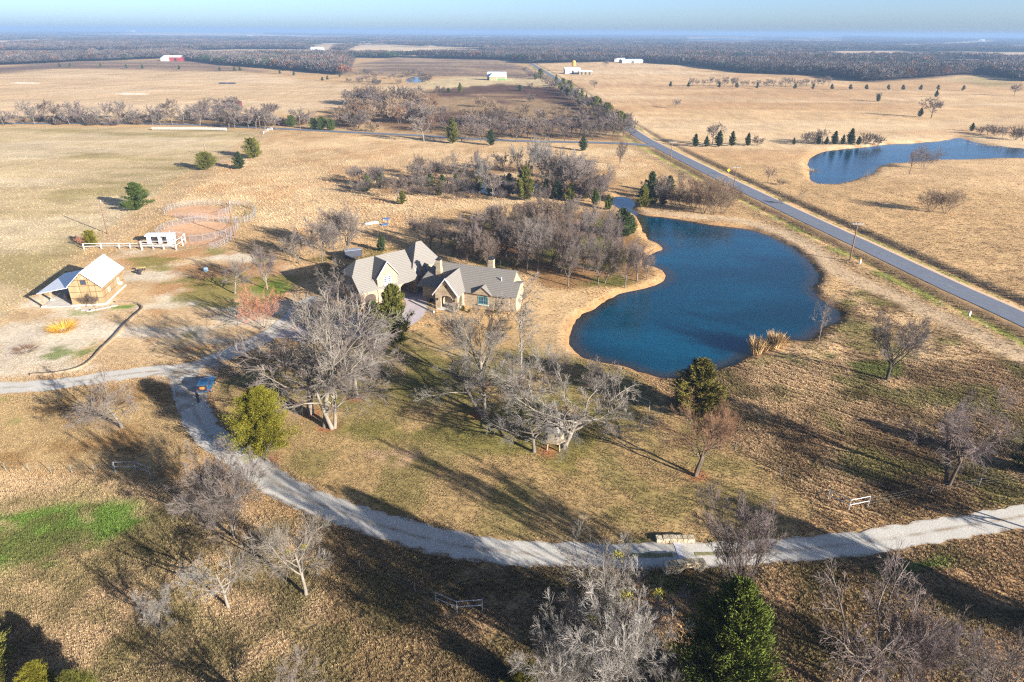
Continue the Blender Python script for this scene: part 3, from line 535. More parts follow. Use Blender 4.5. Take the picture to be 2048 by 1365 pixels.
def cedar(name, seed, width, rounded, boughs=150, sprays=80, size=0.05, base=0.10, lumps=0.18):
    r = np.random.default_rng(seed); tz = r.random(boughs) ** 0.85; tz = base + (0.99 - base) * tz; az = r.random(boughs) * 6.283
    t = (tz - base) / (1 - base)
    env = (1 - t) ** (0.75 if not rounded else 0.5) * (0.5 + 0.5 * np.minimum(1, t / 0.18)); env = env * width * np.clip(1 + lumps * np.sin(az * 3 + seed + t * 5) + lumps * r.normal(size=boughs) * 1.3, 0.35, 1.7) + 0.015
    V = []
    d = np.stack([np.cos(az), np.sin(az), 0.35 + 0.5 * t], -1); d = norm(d); P0 = np.stack([0 * tz, 0 * tz, tz], -1)
    f = r.random((boughs, sprays)) ** 0.55; pos = P0[:, None] + d[:, None] * (env[:, None] * f)[..., None]; pos = pos + r.normal(0, 1, (boughs, sprays, 3)) * (0.006 + 0.075 * env[:, None, None] * (1.15 - 0.6 * f[..., None]))
    pos[..., 2] -= 0.05 * env[:, None] * f * (1 - t[:, None])
    p = pos.reshape(-1, 3); n = len(p); out = norm(np.repeat(d, sprays, 0) + r.normal(0, 0.42, (n, 3)) + np.array([0, 0, 0.55])); L = 1.45 * size * (0.55 + 0.9 * r.random(n)) * np.repeat(0.65 + 0.35 * (1 - t), sprays)
    s1 = norm(np.cross(out, r.normal(size=(n, 3)))); s2 = np.cross(out, s1); wv = (L * 0.15)[:, None]
    a = p - s1 * wv; b_ = p + s1 * wv; c = p + out * L[:, None]; e = p + s2 * wv * 0.9 - out * (L * .25)[:, None]
    Vv = np.stack([a, b_, c, e], 1).reshape(-1, 3); o = (np.arange(n) * 4)[:, None]
    tris = np.concatenate([o + np.array([0, 1, 2]), o + np.array([3, 2, 1])])
    Vv[:, 2] = np.maximum(Vv[:, 2], 0.01)
    crown = np_mesh(name + '_crown', Vv, tris=tris)
    sh = crown.attributes.new('shade', 'FLOAT', 'POINT'); sh.data.foreach_set('value', np.repeat(r.random(n), 4).astype(np.float32))
    g = Grow(seed); g.stems([O3], [(0.02, 0, 1)], [0.93], [0.022], 6, 0.02, 0.1); v, q = tubes(*g.levels[0], 7)
    PROTO[name] = [np_mesh(name + '_trunk', v, quads=q, smooth=True), crown]
cedar('cedar_a', 21, 0.30, False, 220, 130, 0.030, 0.05, 0.25); cedar('cedar_b', 22, 0.40, False, 380, 210, 0.016, 0.12, 0.26); cedar('cedar_c', 23, 0.36, False, 170, 150, 0.032, 0.03, 0.36)
cedar('cedar_d', 24, 0.50, True, 190, 140, 0.034, 0.02, 0.28); cedar('cedar_near', 25, 0.30, False, 560, 190, 0.017, 0.02, 0.20); cedar('cedar_far', 26, 0.36, False, 60, 40, 0.08, 0.04, 0.2)

def twig_mat(name, c1, c2, rnd=0.18): return simple_mat(name, c1, c2, 6.0, 0.9, spec=0.1, rnd=rnd)
BARK = {'pale': twig_mat('bark_pale', (0.200, 0.175, 0.139), (0.106, 0.088, 0.068)), 'grey': twig_mat('bark_grey', (0.158, 0.133, 0.108), (0.085, 0.068, 0.053)), 'brown': twig_mat('bark_brown', (0.113, 0.086, 0.065), (0.056, 0.043, 0.031)), 'dark': twig_mat('bark_dark', (0.068, 0.054, 0.043), (0.034, 0.027, 0.020))}
TWIG = {'pale': twig_mat('twig_pale', (0.235, 0.209, 0.175), (0.152, 0.132, 0.112)), 'grey': twig_mat('twig_grey', (0.200, 0.168, 0.146), (0.139, 0.113, 0.096)), 'brown': twig_mat('twig_brown', (0.167, 0.127, 0.100), (0.111, 0.083, 0.066)),
        'orange': twig_mat('twig_orange', (0.21, 0.118, 0.066), (0.15, 0.085, 0.05)), 'tan': twig_mat('twig_tan', (0.318, 0.223, 0.139), (0.222, 0.155, 0.096)), 'white': twig_mat('twig_white', (0.240, 0.222, 0.200), (0.169, 0.152, 0.134)), 'rust': twig_mat('twig_rust', (0.553, 0.228, 0.124), (0.415, 0.167, 0.090)), 'mauve': twig_mat('twig_mauve', (0.200, 0.157, 0.140), (0.135, 0.106, 0.096))}
def foliage_mat(name, c1, c2):
    m, nt, b = new_mat(name); at = N(nt, 'ShaderNodeAttribute', attribute_name='shade'); c = mixc(nt, at.outputs['Fac'], c1, c2)
    oi = N(nt, 'ShaderNodeObjectInfo'); hs = N(nt, 'ShaderNodeHueSaturation'); mr = N(nt, 'ShaderNodeMapRange'); mr.inputs[3].default_value = 0.8; mr.inputs[4].default_value = 1.2
    nt.links.new(oi.outputs['Random'], mr.inputs[0]); nt.links.new(mr.outputs[0], hs.inputs['Value']); nt.links.new(c, hs.inputs['Color']); nt.links.new(hs.outputs[0], b.inputs['Base Color'])
    b.inputs['Roughness'].default_value = 0.75; b.inputs['Specular IOR Level'].default_value = 0.15; return m
LEAF = {'bronze': foliage_mat('cedar_bronze', (0.085, 0.078, 0.012), (0.19, 0.155, 0.028)), 'bright': foliage_mat('cedar_bright', (0.045, 0.07, 0.010), (0.13, 0.15, 0.02)), 'green': foliage_mat('cedar_green', (0.037, 0.064, 0.012), (0.099, 0.122, 0.022)), 'yellow': foliage_mat('cedar_yellow', (0.077, 0.077, 0.008), (0.191, 0.164, 0.014)), 'olive': foliage_mat('cedar_olive', (0.064, 0.072, 0.013), (0.151, 0.140, 0.024)), 'dark': foliage_mat('cedar_dark', (0.025, 0.043, 0.014), (0.064, 0.080, 0.025))}
RNG = random.Random(7)
GROUPS = {}
def tree(kind, u, v, top=None, h=None, w=1.0, twig='grey', bark='grey', name=None, label=None, group=None, cat='tree', rz=None, lean=(0, 0), xy=None):
    """one tree: an Empty at its foot with a trunk and a crown; meshes shared between trees of a kind"""
    if xy is None: g = G(u, v); x, y = g[0], g[1]
    else: x, y = xy
    if h is None: h = height_for(u, v, top)
    is_c = kind.startswith('cedar'); name = name or ('cedar_tree' if is_c else ('bare_shrub' if 'brush' in kind else 'bare_tree'))
    root = empty(name, (x, y, gz1(x, y) - 0.05), RNG.uniform(0, 6.28) if rz is None else rz, label, cat if 'brush' not in kind else 'shrub', group)
    if not is_c: w *= {'oak': 1.0, 'vas': 1.1, 'den': 1.15, 'mid': 1.15, 'sle': 1.2, 'bru': 1.15}[kind[:3]]
    root.scale = (h * w, h * w, h); root.rotation_euler[0] = lean[0]; root.rotation_euler[1] = lean[1]
    for nm, me, mat in (('trunk', PROTO[kind][0], BARK['brown' if is_c else bark]), ('crown', PROTO[kind][1], LEAF[twig] if is_c else TWIG[twig])):
        o = bpy.data.objects.new(nm, me); COL.objects.link(o); o.parent = root
        if not me.materials: me.materials.append(mat)
        o.material_slots[0].link = 'OBJECT'; o.material_slots[0].material = mat
    if group and not label: GROUPS.setdefault((group, name), []).append((u if u is not None else x, root))
    return root

# ------------------------------------------------------------------ trees read off the photograph
T = tree
T('oak_a', 245, 858, 742, w=1.15, twig='grey', bark='pale', lean=(0, -0.18), label='bare pale-barked tree leaning left below the fork of the gravel drive')
T('dense_a', 470, 1078, 885, w=0.80, twig='grey', bark='grey', label='dense many-stemmed bare tree beside the left bend of the gravel drive')
T('dense_a', 430, 1060, 920, w=0.75, twig='grey', bark='grey', label='smaller many-stemmed bare tree just left of the dense one by the drive')
T('oak_a', 612, 1192, 1035, w=0.85, twig='pale', bark='pale', label='round pale bare tree with mistletoe below the gravel drive, left of the pipe brace')
T('oak_d', 457, 1216, 1105, w=0.75, twig='white', bark='pale', label='small pale forked bare tree in the lower left field')
T('oak_b', 325, 1262, 1172, w=0.75, twig='white', bark='pale', label='smallest pale bare tree low in the lower left field')
T('dense_a', 1232, 1405, 1130, w=0.62, twig='white', bark='pale', label='huge pale grey bare tree rising from the bottom edge of the picture')
T('oak_c', 1212, 1385, 1072, w=0.62, twig='pale', bark='pale', label='tall pale tree with mistletoe behind the huge bare tree at the bottom edge')
T('dense_a', 1130, 1420, 1215, w=0.7, twig='white', bark='pale', label='low pale bare tree at the bottom edge, left of the huge one')
T('dense_a', 1325, 1440, 1300, w=0.6, twig='white', bark='pale', label='low pale bare tree at the bottom edge between the huge one and the cedar')
T('vase_b', 1482, 1258, 1000, w=0.66, twig='mauve', bark='dark', label='dark-trunked bare tree below the drive, right of the stone culvert')
T('oak_d', 1695, 1398, 1150, w=0.70, twig='mauve', bark='grey', label='sprawling bare tree at the bottom right with pale limbs')
T('dense_a', 1790, 1420, 1215, w=0.6, twig='mauve', bark='grey', label='faint twiggy bare tree at the bottom edge, far right')
T('oak_b', 1892, 972, 770, w=0.80, twig='mauve', bark='brown', label='twin-trunked bare tree in the right pasture above the drive')
T('vase_a', 1772, 762, 612, w=0.85, twig='grey', bark='dark', label='fan-shaped bare tree in the right pasture below the pond')
T('slender_a', 1637, 684, 585, w=0.8, twig='grey', bark='pale', label='slender bare tree on the right bank of the big pond')
T('oak_b', 1392, 952, 790, w=0.90, twig='orange', bark='brown', label='orange-twigged bare tree at the right edge of the lawn')
T('vase_b', 1372, 845, 772, w=0.6, twig='orange', bark='grey', label='smaller orange-twigged bare tree in front of the cedar by the pond')
T('vase_a', 1440, 900, 805, w=0.7, twig='orange', bark='brown', label='low orange-twigged bare tree behind the lawn fence')
# lawn oaks
T('oak_c', 650, 854, 578, w=1.12, twig='pale', bark='pale', rz=0.6, label='tallest straight pale-trunked oak on the lawn, left of a leaning trunk')
T('oak_b', 664, 859, 690, w=1.10, twig='grey', bark='pale', rz=0.5, lean=(0, 0.12), label='pale oak leaning right beside the tallest lawn oak')
T('oak_d', 622, 828, 680, w=1.35, twig='grey', bark='grey', label='crooked grey oak behind and left of the tallest lawn oak')
T('oak_a', 712, 797, 640, w=1.05, twig='grey', bark='pale', label='broad grey oak behind the leaning lawn oak, right of it')
T('oak_d', 700, 780, 640, w=0.85, twig='mauve', bark='grey', label='spreading bare oak at the upper left of the lawn, among the cluster')
T('vase_a', 965, 772, 590, w=0.95, twig='pale', bark='pale', label='upright pale oak on the lawn in front of the stone porch')
T('oak_b', 962, 830, 690, w=1.40, twig='pale', bark='pale', rz=0.1, label='oak with two trunks in a V at the middle of the lawn')
T('slender_a', 1042, 760, 540, w=0.90, twig='pale', bark='pale', label='slender pale oak on the lawn towards the pond')
T('oak_a', 1072, 848, 690, w=0.95, twig='pale', bark='grey', label='forked oak just behind the tree house')
T('oak_d', 1128, 897, 752, w=1.20, twig='pale', bark='pale', rz=0.3, lean=(0, 0.10), label='spreading pale oak carrying the tree house, right of it')
T('oak_d', 1068, 905, 815, w=1.25, twig='white', bark='grey', rz=3.3, lean=(0, -0.12), label='spreading oak left of the tree house with drooping limbs')
T('brush_a', 1200, 790, 725, w=0.85, twig='grey', bark='grey', label='bare grey shrub between the lawn and the big pond')
T('brush_a', 1120, 745, 700, w=0.9, twig='mauve', bark='grey', label='bare shrub on the lawn edge left of the pond shore shrub')
# by the garage
for i, (u, v, t, w) in enumerate([(640, 672, 585, .75), (690, 668, 590, .8), (735, 668, 600, .75), (610, 655, 600, .8), (668, 645, 575, .7), (715, 640, 580, .7), (755, 660, 605, .8), (655, 700, 640, .9)]):
    T('dense_a' if i % 2 else 'vase_b', u, v, t, w=w, twig='mauve' if i % 3 else 'grey', bark='grey', group='the shrubby trees screening the garage')
T('oak_d', 676, 604, 522, w=0.85, twig='grey', bark='pale', lean=(0, -0.2), label='leaning bare tree at the left end of the garage')
T('cedar_c', 790, 690, 572, w=0.85, twig='olive', label='ragged dark cedar in front of the arched carport')
T('cedar_c', 745, 650, 600, w=0.8, twig='green', label='low green cedar beside the garage door')
# behind the house
for u, v, t, k in [(645, 532, 425, 'dense_a'), (697, 517, 405, 'vase_a'), (600, 528, 450, 'vase_b'), (668, 500, 405, 'dense_a')]:
    T(k, u, v, t, w=0.72, twig='grey', bark='grey', group='the trees behind the house left end')
T('oak_a', 470, 588, 515, w=1.05, twig='grey', bark='pale', label='bare yard tree with a dark shadow, nearest the timber barn')
T('vase_a', 535, 580, 488, w=0.72, twig='mauve', bark='pale', label='fan-shaped bare yard tree right of the light blue barrel')
T('brush_a', 525, 657, 576, w=0.85, twig='rust', bark='grey', name='bare_shrub', label='rust-red twigged large shrub beside the gravel drive')
T('cedar_a', 763, 503, 470, w=0.9, twig='dark', label='small dark cedar behind the house roof')
gro = [(1136, 572, 470), (1196, 570, 470), (1209, 567, 490), (1249, 576, 468), (1274, 563, 470), (1293, 561, 498), (1053, 545, 425), (1102, 532, 430), (1012, 520, 420), (1000, 535, 440), (960, 528, 440), (935, 530, 450), (905, 515, 445), (862, 503, 430), (840, 490, 425),
       (1150, 515, 420), (1180, 500, 415), (1110, 490, 395), (1060, 482, 390), (1205, 520, 430), (1230, 508, 425), (1085, 512, 415), (1030, 498, 405), (995, 492, 400), (960, 492, 415), (930, 492, 425), (1140, 470, 388), (1090, 462, 385), (1050, 460, 395), (1175, 468, 400), (1212, 480, 410), (985, 470, 400), (882, 492, 435), (1120, 545, 450), (1165, 545, 450), (1225, 545, 460), (1075, 545, 440), (1025, 545, 450), (975, 545, 455)]
for i, (u, v, t) in enumerate(gro):
    T(['vase_a', 'dense_a', 'vase_b', 'dense_a', 'vase_a'][i % 5], u, v, t, w=0.62 + 0.12 * ((i * 7) % 5) / 5, twig=['mauve', 'brown', 'mauve', 'grey', 'brown'][(i * 3) % 5], bark='grey' if i < 7 else 'brown', group='the grove between house and big pond')
T('cedar_c', 1243, 475, 418, w=1.15, twig='dark', label='dark ragged cedar on the left bank of the big pond'); T('cedar_a', 1262, 470, 432, w=0.9, twig='green', label='small green cedar just right of the dark bank cedar')
T('cedar_d', 1032, 610, 588, w=0.8, twig='green', name='evergreen_shrub', cat='shrub', label='small green shrub at the right wall of the house')
# thicket round the small pond
mt = [(720, 372, 330), (745, 378, 325), (768, 380, 330), (795, 405, 350), (820, 372, 322), (845, 375, 325), (870, 365, 312), (895, 372, 310), (925, 370, 315), (950, 360, 300), (985, 402, 345), (840, 352, 305), (905, 350, 300), (1010, 358, 300), (1060, 372, 305), (1095, 385, 300), (1115, 392, 315), (1140, 398, 305), (1165, 398, 318), (1185, 405, 330), (1150, 378, 300), (1200, 408, 340), (1215, 380, 325), (1300, 410, 345), (1320, 412, 350), (1080, 350, 300), (1180, 370, 310), (1355, 400, 335)]
for i, (u, v, t) in enumerate(mt):
    T(['mid_a', 'dense_a', 'oak_c', 'mid_a', 'vase_b'][i % 5], u, v, t, w=0.75, twig=['grey', 'mauve', 'grey', 'brown'][i % 4], bark='grey', group='the thicket round the small middle pond')
for u, v, t, w in [(970, 372, 292, .6), (1035, 348, 285, .6), (1085, 368, 262, .55), (1110, 380, 280, .6), (1065, 352, 275, .6), (1128, 388, 296, .7)]:
    T('vase_a', u, v, t, w=w, twig='white', bark='pale', group='the pale white-twigged trees of the middle thicket')
for i, (u, v, t, w, tw) in enumerate([(1050, 402, 334, .95, 'olive'), (1018, 378, 335, .8, 'dark'), (1092, 390, 358, .9, 'green'), (805, 410, 383, .9, 'olive'), (860, 374, 345, 1., 'green'), (885, 375, 350, .9, 'green'), (912, 374, 348, .9, 'green'), (958, 380, 348, .8, 'olive'), (940, 380, 352, .8, 'green'), (1172, 398, 362, .9, 'olive'), (1216, 420, 390, .85, 'green'), (1285, 415, 372, .9, 'olive'), (1300, 412, 345, .8, 'dark'), (1338, 388, 352, .9, 'dark'), (1325, 410, 378, .9, 'dark'), (760, 376, 340, .8, 'green'), (845, 388, 372, .9, 'green'), (1205, 385, 350, .8, 'dark'), (880, 392, 362, .9, 'olive'), (735, 384, 352, .9, 'green'), (1115, 400, 362, .9, 'dark'), (1140, 404, 368, .8, 'olive'), (1190, 412, 378, .8, 'green'), (980, 392, 358, .8, 'dark'), (1310, 398, 360, .8, 'dark')]):
    T(['cedar_a', 'cedar_c'][i % 2], u, v, t, w=w, twig=tw, group='the evergreens in the middle thicket')
for i, (u, v, t) in enumerate([(1345, 415, 375), (1365, 420, 370), (1385, 424, 362), (1405, 428, 365), (1425, 430, 368), (1445, 428, 372), (1380, 405, 355), (1400, 400, 350), (1425, 405, 350), (1455, 415, 365), (1440, 395, 352)]):
    T('brush_a', u, v, t, w=0.75, twig='tan' if i % 3 else 'orange', bark='brown', group='the tan saplings between pond and road')
T('vase_b', 1240, 330, 278, w=0.6, twig='grey', bark='grey', label='lone small bare tree in the field left of the road junction')
# along the crossroad
T('cedar_a', 905, 288, 236, w=0.9, twig='olive', label='tall olive cedar standing before the crossroad'); T('cedar_a', 1166, 302, 272, w=1.0, twig='dark', label='dark cedar before the crossroad towards the junction'); T('cedar_c', 982, 292, 260, w=0.9, twig='dark', label='dark round cedar in the trees along the crossroad')
T('mid_a', 848, 284, 228, w=0.8, twig='grey', bark='pale', label='lone bare tree before the crossroad, left of the olive cedar')
for i in range(30):
    u = 925 + i * 11.5 + RNG.uniform(-5, 5); v = 280 - RNG.uniform(0, 1) * 10 + (6 if i % 3 == 0 else 0); T(['mid_a', 'mid_b'][i % 2], u, v, v - RNG.uniform(30, 48), w=0.8, twig=['brown', 'mauve', 'grey'][i % 3], bark='brown', group='the crossroad trees near the junction')
for i in range(58):
    u = 690 + 170 * RNG.random(); v = 205 + 60 * RNG.random(); v = min(v, 262 + (u - 690) * 0.05)
    T(['mid_brush', 'mid_brush', 'mid_a', 'mid_b'][i % 4], u, v, v - RNG.uniform(24, 44), w=0.95, twig=['tan', 'tan', 'mauve', 'orange', 'tan', 'grey'][i % 6], bark='brown', group='the brown brush left of the dark field')
for i in range(24):
    u = 870 + 360 * RNG.random(); v = 240 + 24 * RNG.random(); T('mid_brush' if i % 3 else 'mid_b', u, v, v - RNG.uniform(20, 38), w=1.1, twig=['mauve', 'brown', 'tan'][i % 3], bark='brown', group='the brush edging the dark field')
for i, (u, v) in enumerate([(8, 252), (32, 252), (70, 250), (108, 250), (140, 250), (170, 250), (195, 249), (240, 249), (272, 249), (305, 250), (322, 251), (345, 250), (368, 250), (400, 252), (432, 254), (458, 258), (470, 258), (498, 258), (512, 259), (530, 258), (552, 260), (-20, 252), (50, 240), (90, 240), (155, 240), (218, 240), (255, 240), (335, 240), (390, 240), (445, 242), (480, 244), (540, 246), (600, 252), (615, 254)]):
    T(['mid_a', 'mid_b', 'mid_a'][i % 3], u, v, v - RNG.uniform(32, 46), w=0.85, twig=['grey', 'mauve', 'grey', 'brown'][i % 4], bark='grey', group='the row along the far left road')
for i in range(16):
    u = 405 + 150 * RNG.random(); v = 212 + 22 * RNG.random(); T('mid_brush' if i % 2 else 'mid_a', u, v, v - RNG.uniform(14, 26), w=1.0, twig=['brown', 'mauve', 'grey'][i % 3], bark='brown', group='the growth round the red ruin')
for u, v, t, w in [(583, 254, 232, 1.2), (628, 260, 238, 1.2), (645, 261, 236, 1.2), (662, 262, 240, 1.2), (475, 222, 210, 1.2), (500, 254, 240, 1.)]: T('cedar_d', u, v, t, w=w * 0.75, twig='green', group='the round evergreens by the left road')
# left cedars and shrubs
T('cedar_c', 277, 420, 366, w=1.40, twig='green', label='big green cedar left of the round pens'); T('cedar_d', 414, 340, 306, w=1.15, twig='olive', label='round cedar by the field track, left of a pole'); T('cedar_d', 507, 317, 278, w=1.00, twig='olive', label='round olive cedar highest up the field track'); T('cedar_a', 480, 338, 304, w=1.25, twig='dark', label='pointed dark green cedar right of the field track')
T('cedar_d', 184, 492, 462, w=0.90, twig='yellow', label='yellow-green cedar shrub at the left end of the white rail fence'); T('brush_a', 166, 492, 468, w=0.8, twig='rust', bark='brown', label='russet shrub left of the yellow-green cedar shrub')
# near cedars
T('cedar_b', 533, 922, 778, w=1.00, twig='yellow', label='big yellow-green cedar inside the bend of the gravel drive')
T('cedar_a', 1392, 832, 722, w=1.45, twig='bronze', label='olive cedar on the near shore of the big pond')
T('cedar_near', 1436, 1440, 1165, w=0.98, twig='bright', label='large green cedar at the bottom edge, right of the huge bare tree')
T('cedar_near', 95, 1425, 1330, w=1.2, twig='yellow', label='yellow-green cedar top at the bottom left edge'); T('cedar_near', 165, 1440, 1345, w=1.2, twig='olive', label='second cedar top at the bottom left edge')
T('cedar_near', -45, 1400, 1215, w=1.0, twig='olive', label='cedar cut off by the left edge of the picture')
T('cedar_near', -90, 1330, 1180, w=1.0, twig='olive', label='tall cedar just outside the left edge casting a long shadow')
T('cedar_c', 2062, 950, 865, w=1.0, twig='dark', label='dark cedar at the right edge above the drive')
T('cedar_d', 1045, 1385, 1335, w=0.9, twig='yellow', name='evergreen_shrub', cat='shrub', label='yellow-green shrub at the bottom edge, left of the huge bare tree')
for i, (u, v, h_, k) in enumerate([(2150, 1090, 9, 'oak_a'), (2230, 1130, 10, 'oak_c'), (2290, 1060, 9, 'oak_c'), (2120, 1290, 11, 'dense_a'), (2250, 1330, 10, 'cedar_near'), (2000, 1480, 11, 'oak_a'), (2380, 1010, 9, 'vase_a'), (620, 1520, 9, 'oak_a')]):
    T(k, u, v, h=h_, w=0.8, twig='olive' if k.startswith('cedar') else 'grey', group='the trees just outside the frame')
# right fields
for u, v, t, k, w, tw in [(1350, 217, 197, 'mid_a', .9, 'grey'), (1862, 237, 194, 'mid_a', 1.0, 'brown'), (2028, 192, 166, 'mid_a', .8, 'brown'), (1757, 203, 184, 'mid_a', .7, 'grey'), (1188, 180, 160, 'mid_a', .9, 'brown'), (1210, 135, 120, 'mid_a', .9, 'brown')]:
    T(k, u, v, t, w=w, twig=tw, bark='brown', group='the lone trees in the right fields')
for u, v, t, w in [(1840, 234, 216, 1.), (1755, 204, 188, .9), (1872, 194, 180, 1.), (1943, 263, 246, 1.), (1390, 294, 268, .9), (1412, 294, 272, .9), (1437, 294, 262, .9), (1463, 293, 263, .8), (1495, 293, 267, .8), (1587, 290, 276, .9), (1637, 290, 272, .9), (1652, 290, 274, .9), (1668, 290, 263, .9), (1700, 290, 258, .9), (1716, 291, 273, .9), (1685, 290, 270, .8)]:
    T('cedar_a', u, v, t, w=w, twig='dark', group='the dark evergreens beyond road and pond')
T('mid_a', 1425, 290, 242, w=0.75, twig='grey', bark='brown', label='bare tree standing behind the first roadside cedars beyond the junction')
for i, (u, v, t) in enumerate([(1612, 290, 262), (1625, 288, 258), (1645, 286, 255), (1730, 290, 262), (1745, 290, 264), (1755, 289, 268), (1605, 288, 266), (1515, 292, 270), (1975, 270, 246), (1990, 272, 250), (2005, 275, 250), (2030, 280, 248), (2045, 282, 255), (1960, 268, 252), (2060, 270, 245)]):
    T(['mid_b', 'mid_brush'][i % 2], u, v, t, w=0.8, twig=['grey', 'brown'][i % 2], bark='brown', group='the bare growth beyond the upper pond')
T('oak_c', 1818, 350, 296, w=0.7, twig='brown', bark='dark', label='dark open-crowned tree on the near bank of the upper pond'); T('brush_a', 1848, 338, 290, w=0.95, twig='mauve', bark='grey', label='round purple-grey shrub beside the dark open-crowned tree')
T('brush_a', 1860, 424, 374, w=0.85, twig='tan', bark='brown', label='left of two bare shrubs in the right pasture beyond the road'); T('brush_a', 1890, 426, 370, w=0.85, twig='tan', bark='brown', label='right of two bare shrubs in the right pasture beyond the road')
T('slender_a', 1727, 376, 338, w=0.8, twig='tan', bark='grey', label='faint small bare tree on the near bank of the upper pond'); T('slender_a', 1592, 404, 370, w=0.8, twig='grey', bark='grey', lean=(0, 0.5), label='bare sapling leaning over the ditch creek'); T('brush_a', 1563, 410, 396, w=0.9, twig='tan', bark='brown', label='small tan bush at the road ditch creek')
T('oak_d', 1535, 364, 328, w=0.5, twig='brown', bark='dark', label='broken dead tree beyond the road sign'); T('brush_a', 1562, 370, 357, w=1.5, twig='brown', bark='dark', name='brush_pile', label='pile of cut brush right of the broken dead tree')
for i, u in enumerate([1341, 1377, 1438, 1473, 1514, 1590, 1626, 1663, 1700, 1732, 1776, 1805, 1841, 1875, 1926]):
    v = 174 + (u - 1341) * 0.014; T('cedar_far', u, v, v - 11.5, w=1.05, twig='dark', group='the line across the far right field')
for i in range(26):
    u = 1385 + i * 11 + RNG.uniform(-4, 4); v = 172 + RNG.uniform(-1, 2); T(['mid_b', 'mid_a'][i % 2], u, v, v - RNG.uniform(12, 22), w=0.75, twig='brown', bark='brown', group='the trees standing in the far right field')
# hedge up the main road
for i, (u, v, t, w) in enumerate([(1248, 258, 228, 1.), (1214, 240, 208, 1.1), (1200, 226, 198, 1.), (1190, 222, 194, 1.), (1163, 202, 178, 1.), (1138, 185, 162, 1.1), (1112, 170, 150, 1.), (1081, 158, 138, 1.1), (1172, 210, 188, .9), (1126, 178, 158, .9)]): T('cedar_d' if i % 2 else 'cedar_a', u, v, t, w=w * 0.75, twig='olive', group='the evergreens of the main road hedge')
for i, (u, v, t) in enumerate([(1225, 262, 222), (1240, 265, 232), (1255, 262, 238), (1205, 245, 210), (1180, 222, 190), (1150, 200, 172), (1130, 190, 165), (1100, 180, 152), (1092, 172, 148), (1070, 160, 140), (1182, 215, 190), (1225, 250, 216), (1058, 152, 136), (1048, 146, 132)]): T('mid_b', u, v, t, w=0.9, twig='brown' if i % 2 else 'mauve', bark='brown', group='the bare hedge along the main road')
for u, v, t, k, tw in [(879, 188, 170, 'mid_brush', 'brown'), (897, 187, 178, 'cedar_d', 'dark'), (920, 187, 167, 'cedar_a', 'olive'), (1040, 184, 172, 'cedar_d', 'dark'), (1058, 184, 165, 'mid_b', 'brown'), (982, 228, 196, 'mid_b', 'tan'), (998, 232, 202, 'mid_brush', 'tan'), (1050, 230, 205, 'mid_brush', 'tan'), (1062, 205, 186, 'mid_brush', 'brown'), (965, 215, 190, 'mid_brush', 'tan'), (945, 250, 222, 'mid_brush', 'tan')]:
    T(k, u, v, t, w=0.9, twig=tw, bark='brown', group='the scattered growth on the dark field')
for i, u in enumerate([120, 141, 202, 253, 285, 359, 440, 469, 480, 588, 645, 680, 560, 655]):
    v = [136, 136, 136, 138, 138, 140, 143, 143, 143, 152, 162, 155, 148, 160][i]; T('cedar_far', u, v, v - 9, w=1.1, twig='dark', group='the dots along the far left field edge')
for i in range(34):
    u = 690 + 170 * RNG.random(); v = 148 + 24 * RNG.random(); T('mid_brush' if i % 2 else 'mid_b', u, v, v - RNG.uniform(8, 16), w=1.1, twig=['mauve', 'brown', 'tan'][i % 3], bark='brown', group='the brush near the far pond')
for i in range(56):
    u = -20 + 640 * RNG.random(); v = 240 + 12 * RNG.random() + max(0, (u - 400)) * 0.02; T('mid_brush', u, v, v - RNG.uniform(11, 22), w=1.2, twig=['mauve', 'brown', 'grey', 'tan'][i % 4], bark='brown', group='the scrub along the far left road')
for i in range(30):
    t_ = RNG.random() ** 1.3; u = 1262 - 200 * t_ + RNG.uniform(-12, 6); v = 262 - 112 * t_; T('mid_brush' if i % 2 else 'cedar_d', u, v, v - (30 - 20 * t_) * RNG.uniform(.7, 1.1), w=1.0 if i % 2 else .7, twig='olive' if i % 2 == 0 else ['mauve', 'brown'][i % 4 // 2], bark='brown', group='the undergrowth of the main road hedge')
for i in range(46):
    u = 700 + 520 * RNG.random(); v = 360 + 36 * RNG.random() + (u - 700) * 0.03; T('brush_a', u, v, v - RNG.uniform(18, 34), w=1.0, twig=['mauve', 'grey', 'brown'][i % 3], bark='brown', group='the undergrowth of the middle thicket')
ORD = ['first', 'second', 'third', 'fourth', 'fifth', 'sixth', 'seventh', 'eighth', 'ninth', 'tenth', 'eleventh', 'twelfth', 'thirteenth', 'fourteenth', 'fifteenth', 'sixteenth', 'seventeenth', 'eighteenth', 'nineteenth']
TENS = ['', '', 'twenty', 'thirty', 'forty', 'fifty']
def ordinal(n): return ORD[n - 1] if n < 20 else (TENS[n // 10][:-1] + 'ieth' if n % 10 == 0 else TENS[n // 10] + '-' + ORD[n % 10 - 1])
NOUN = {'bare_tree': 'bare tree', 'bare_shrub': 'bare bush', 'cedar_tree': 'cedar'}
def label_groups():
    for (group, name), mem in GROUPS.items():
        where = group
        for k, (u, root) in enumerate(sorted(mem, key=lambda t: t[0])): root['label'] = f"{ordinal(k + 1)} {NOUN[name]} from the left among {where}"
label_groups()

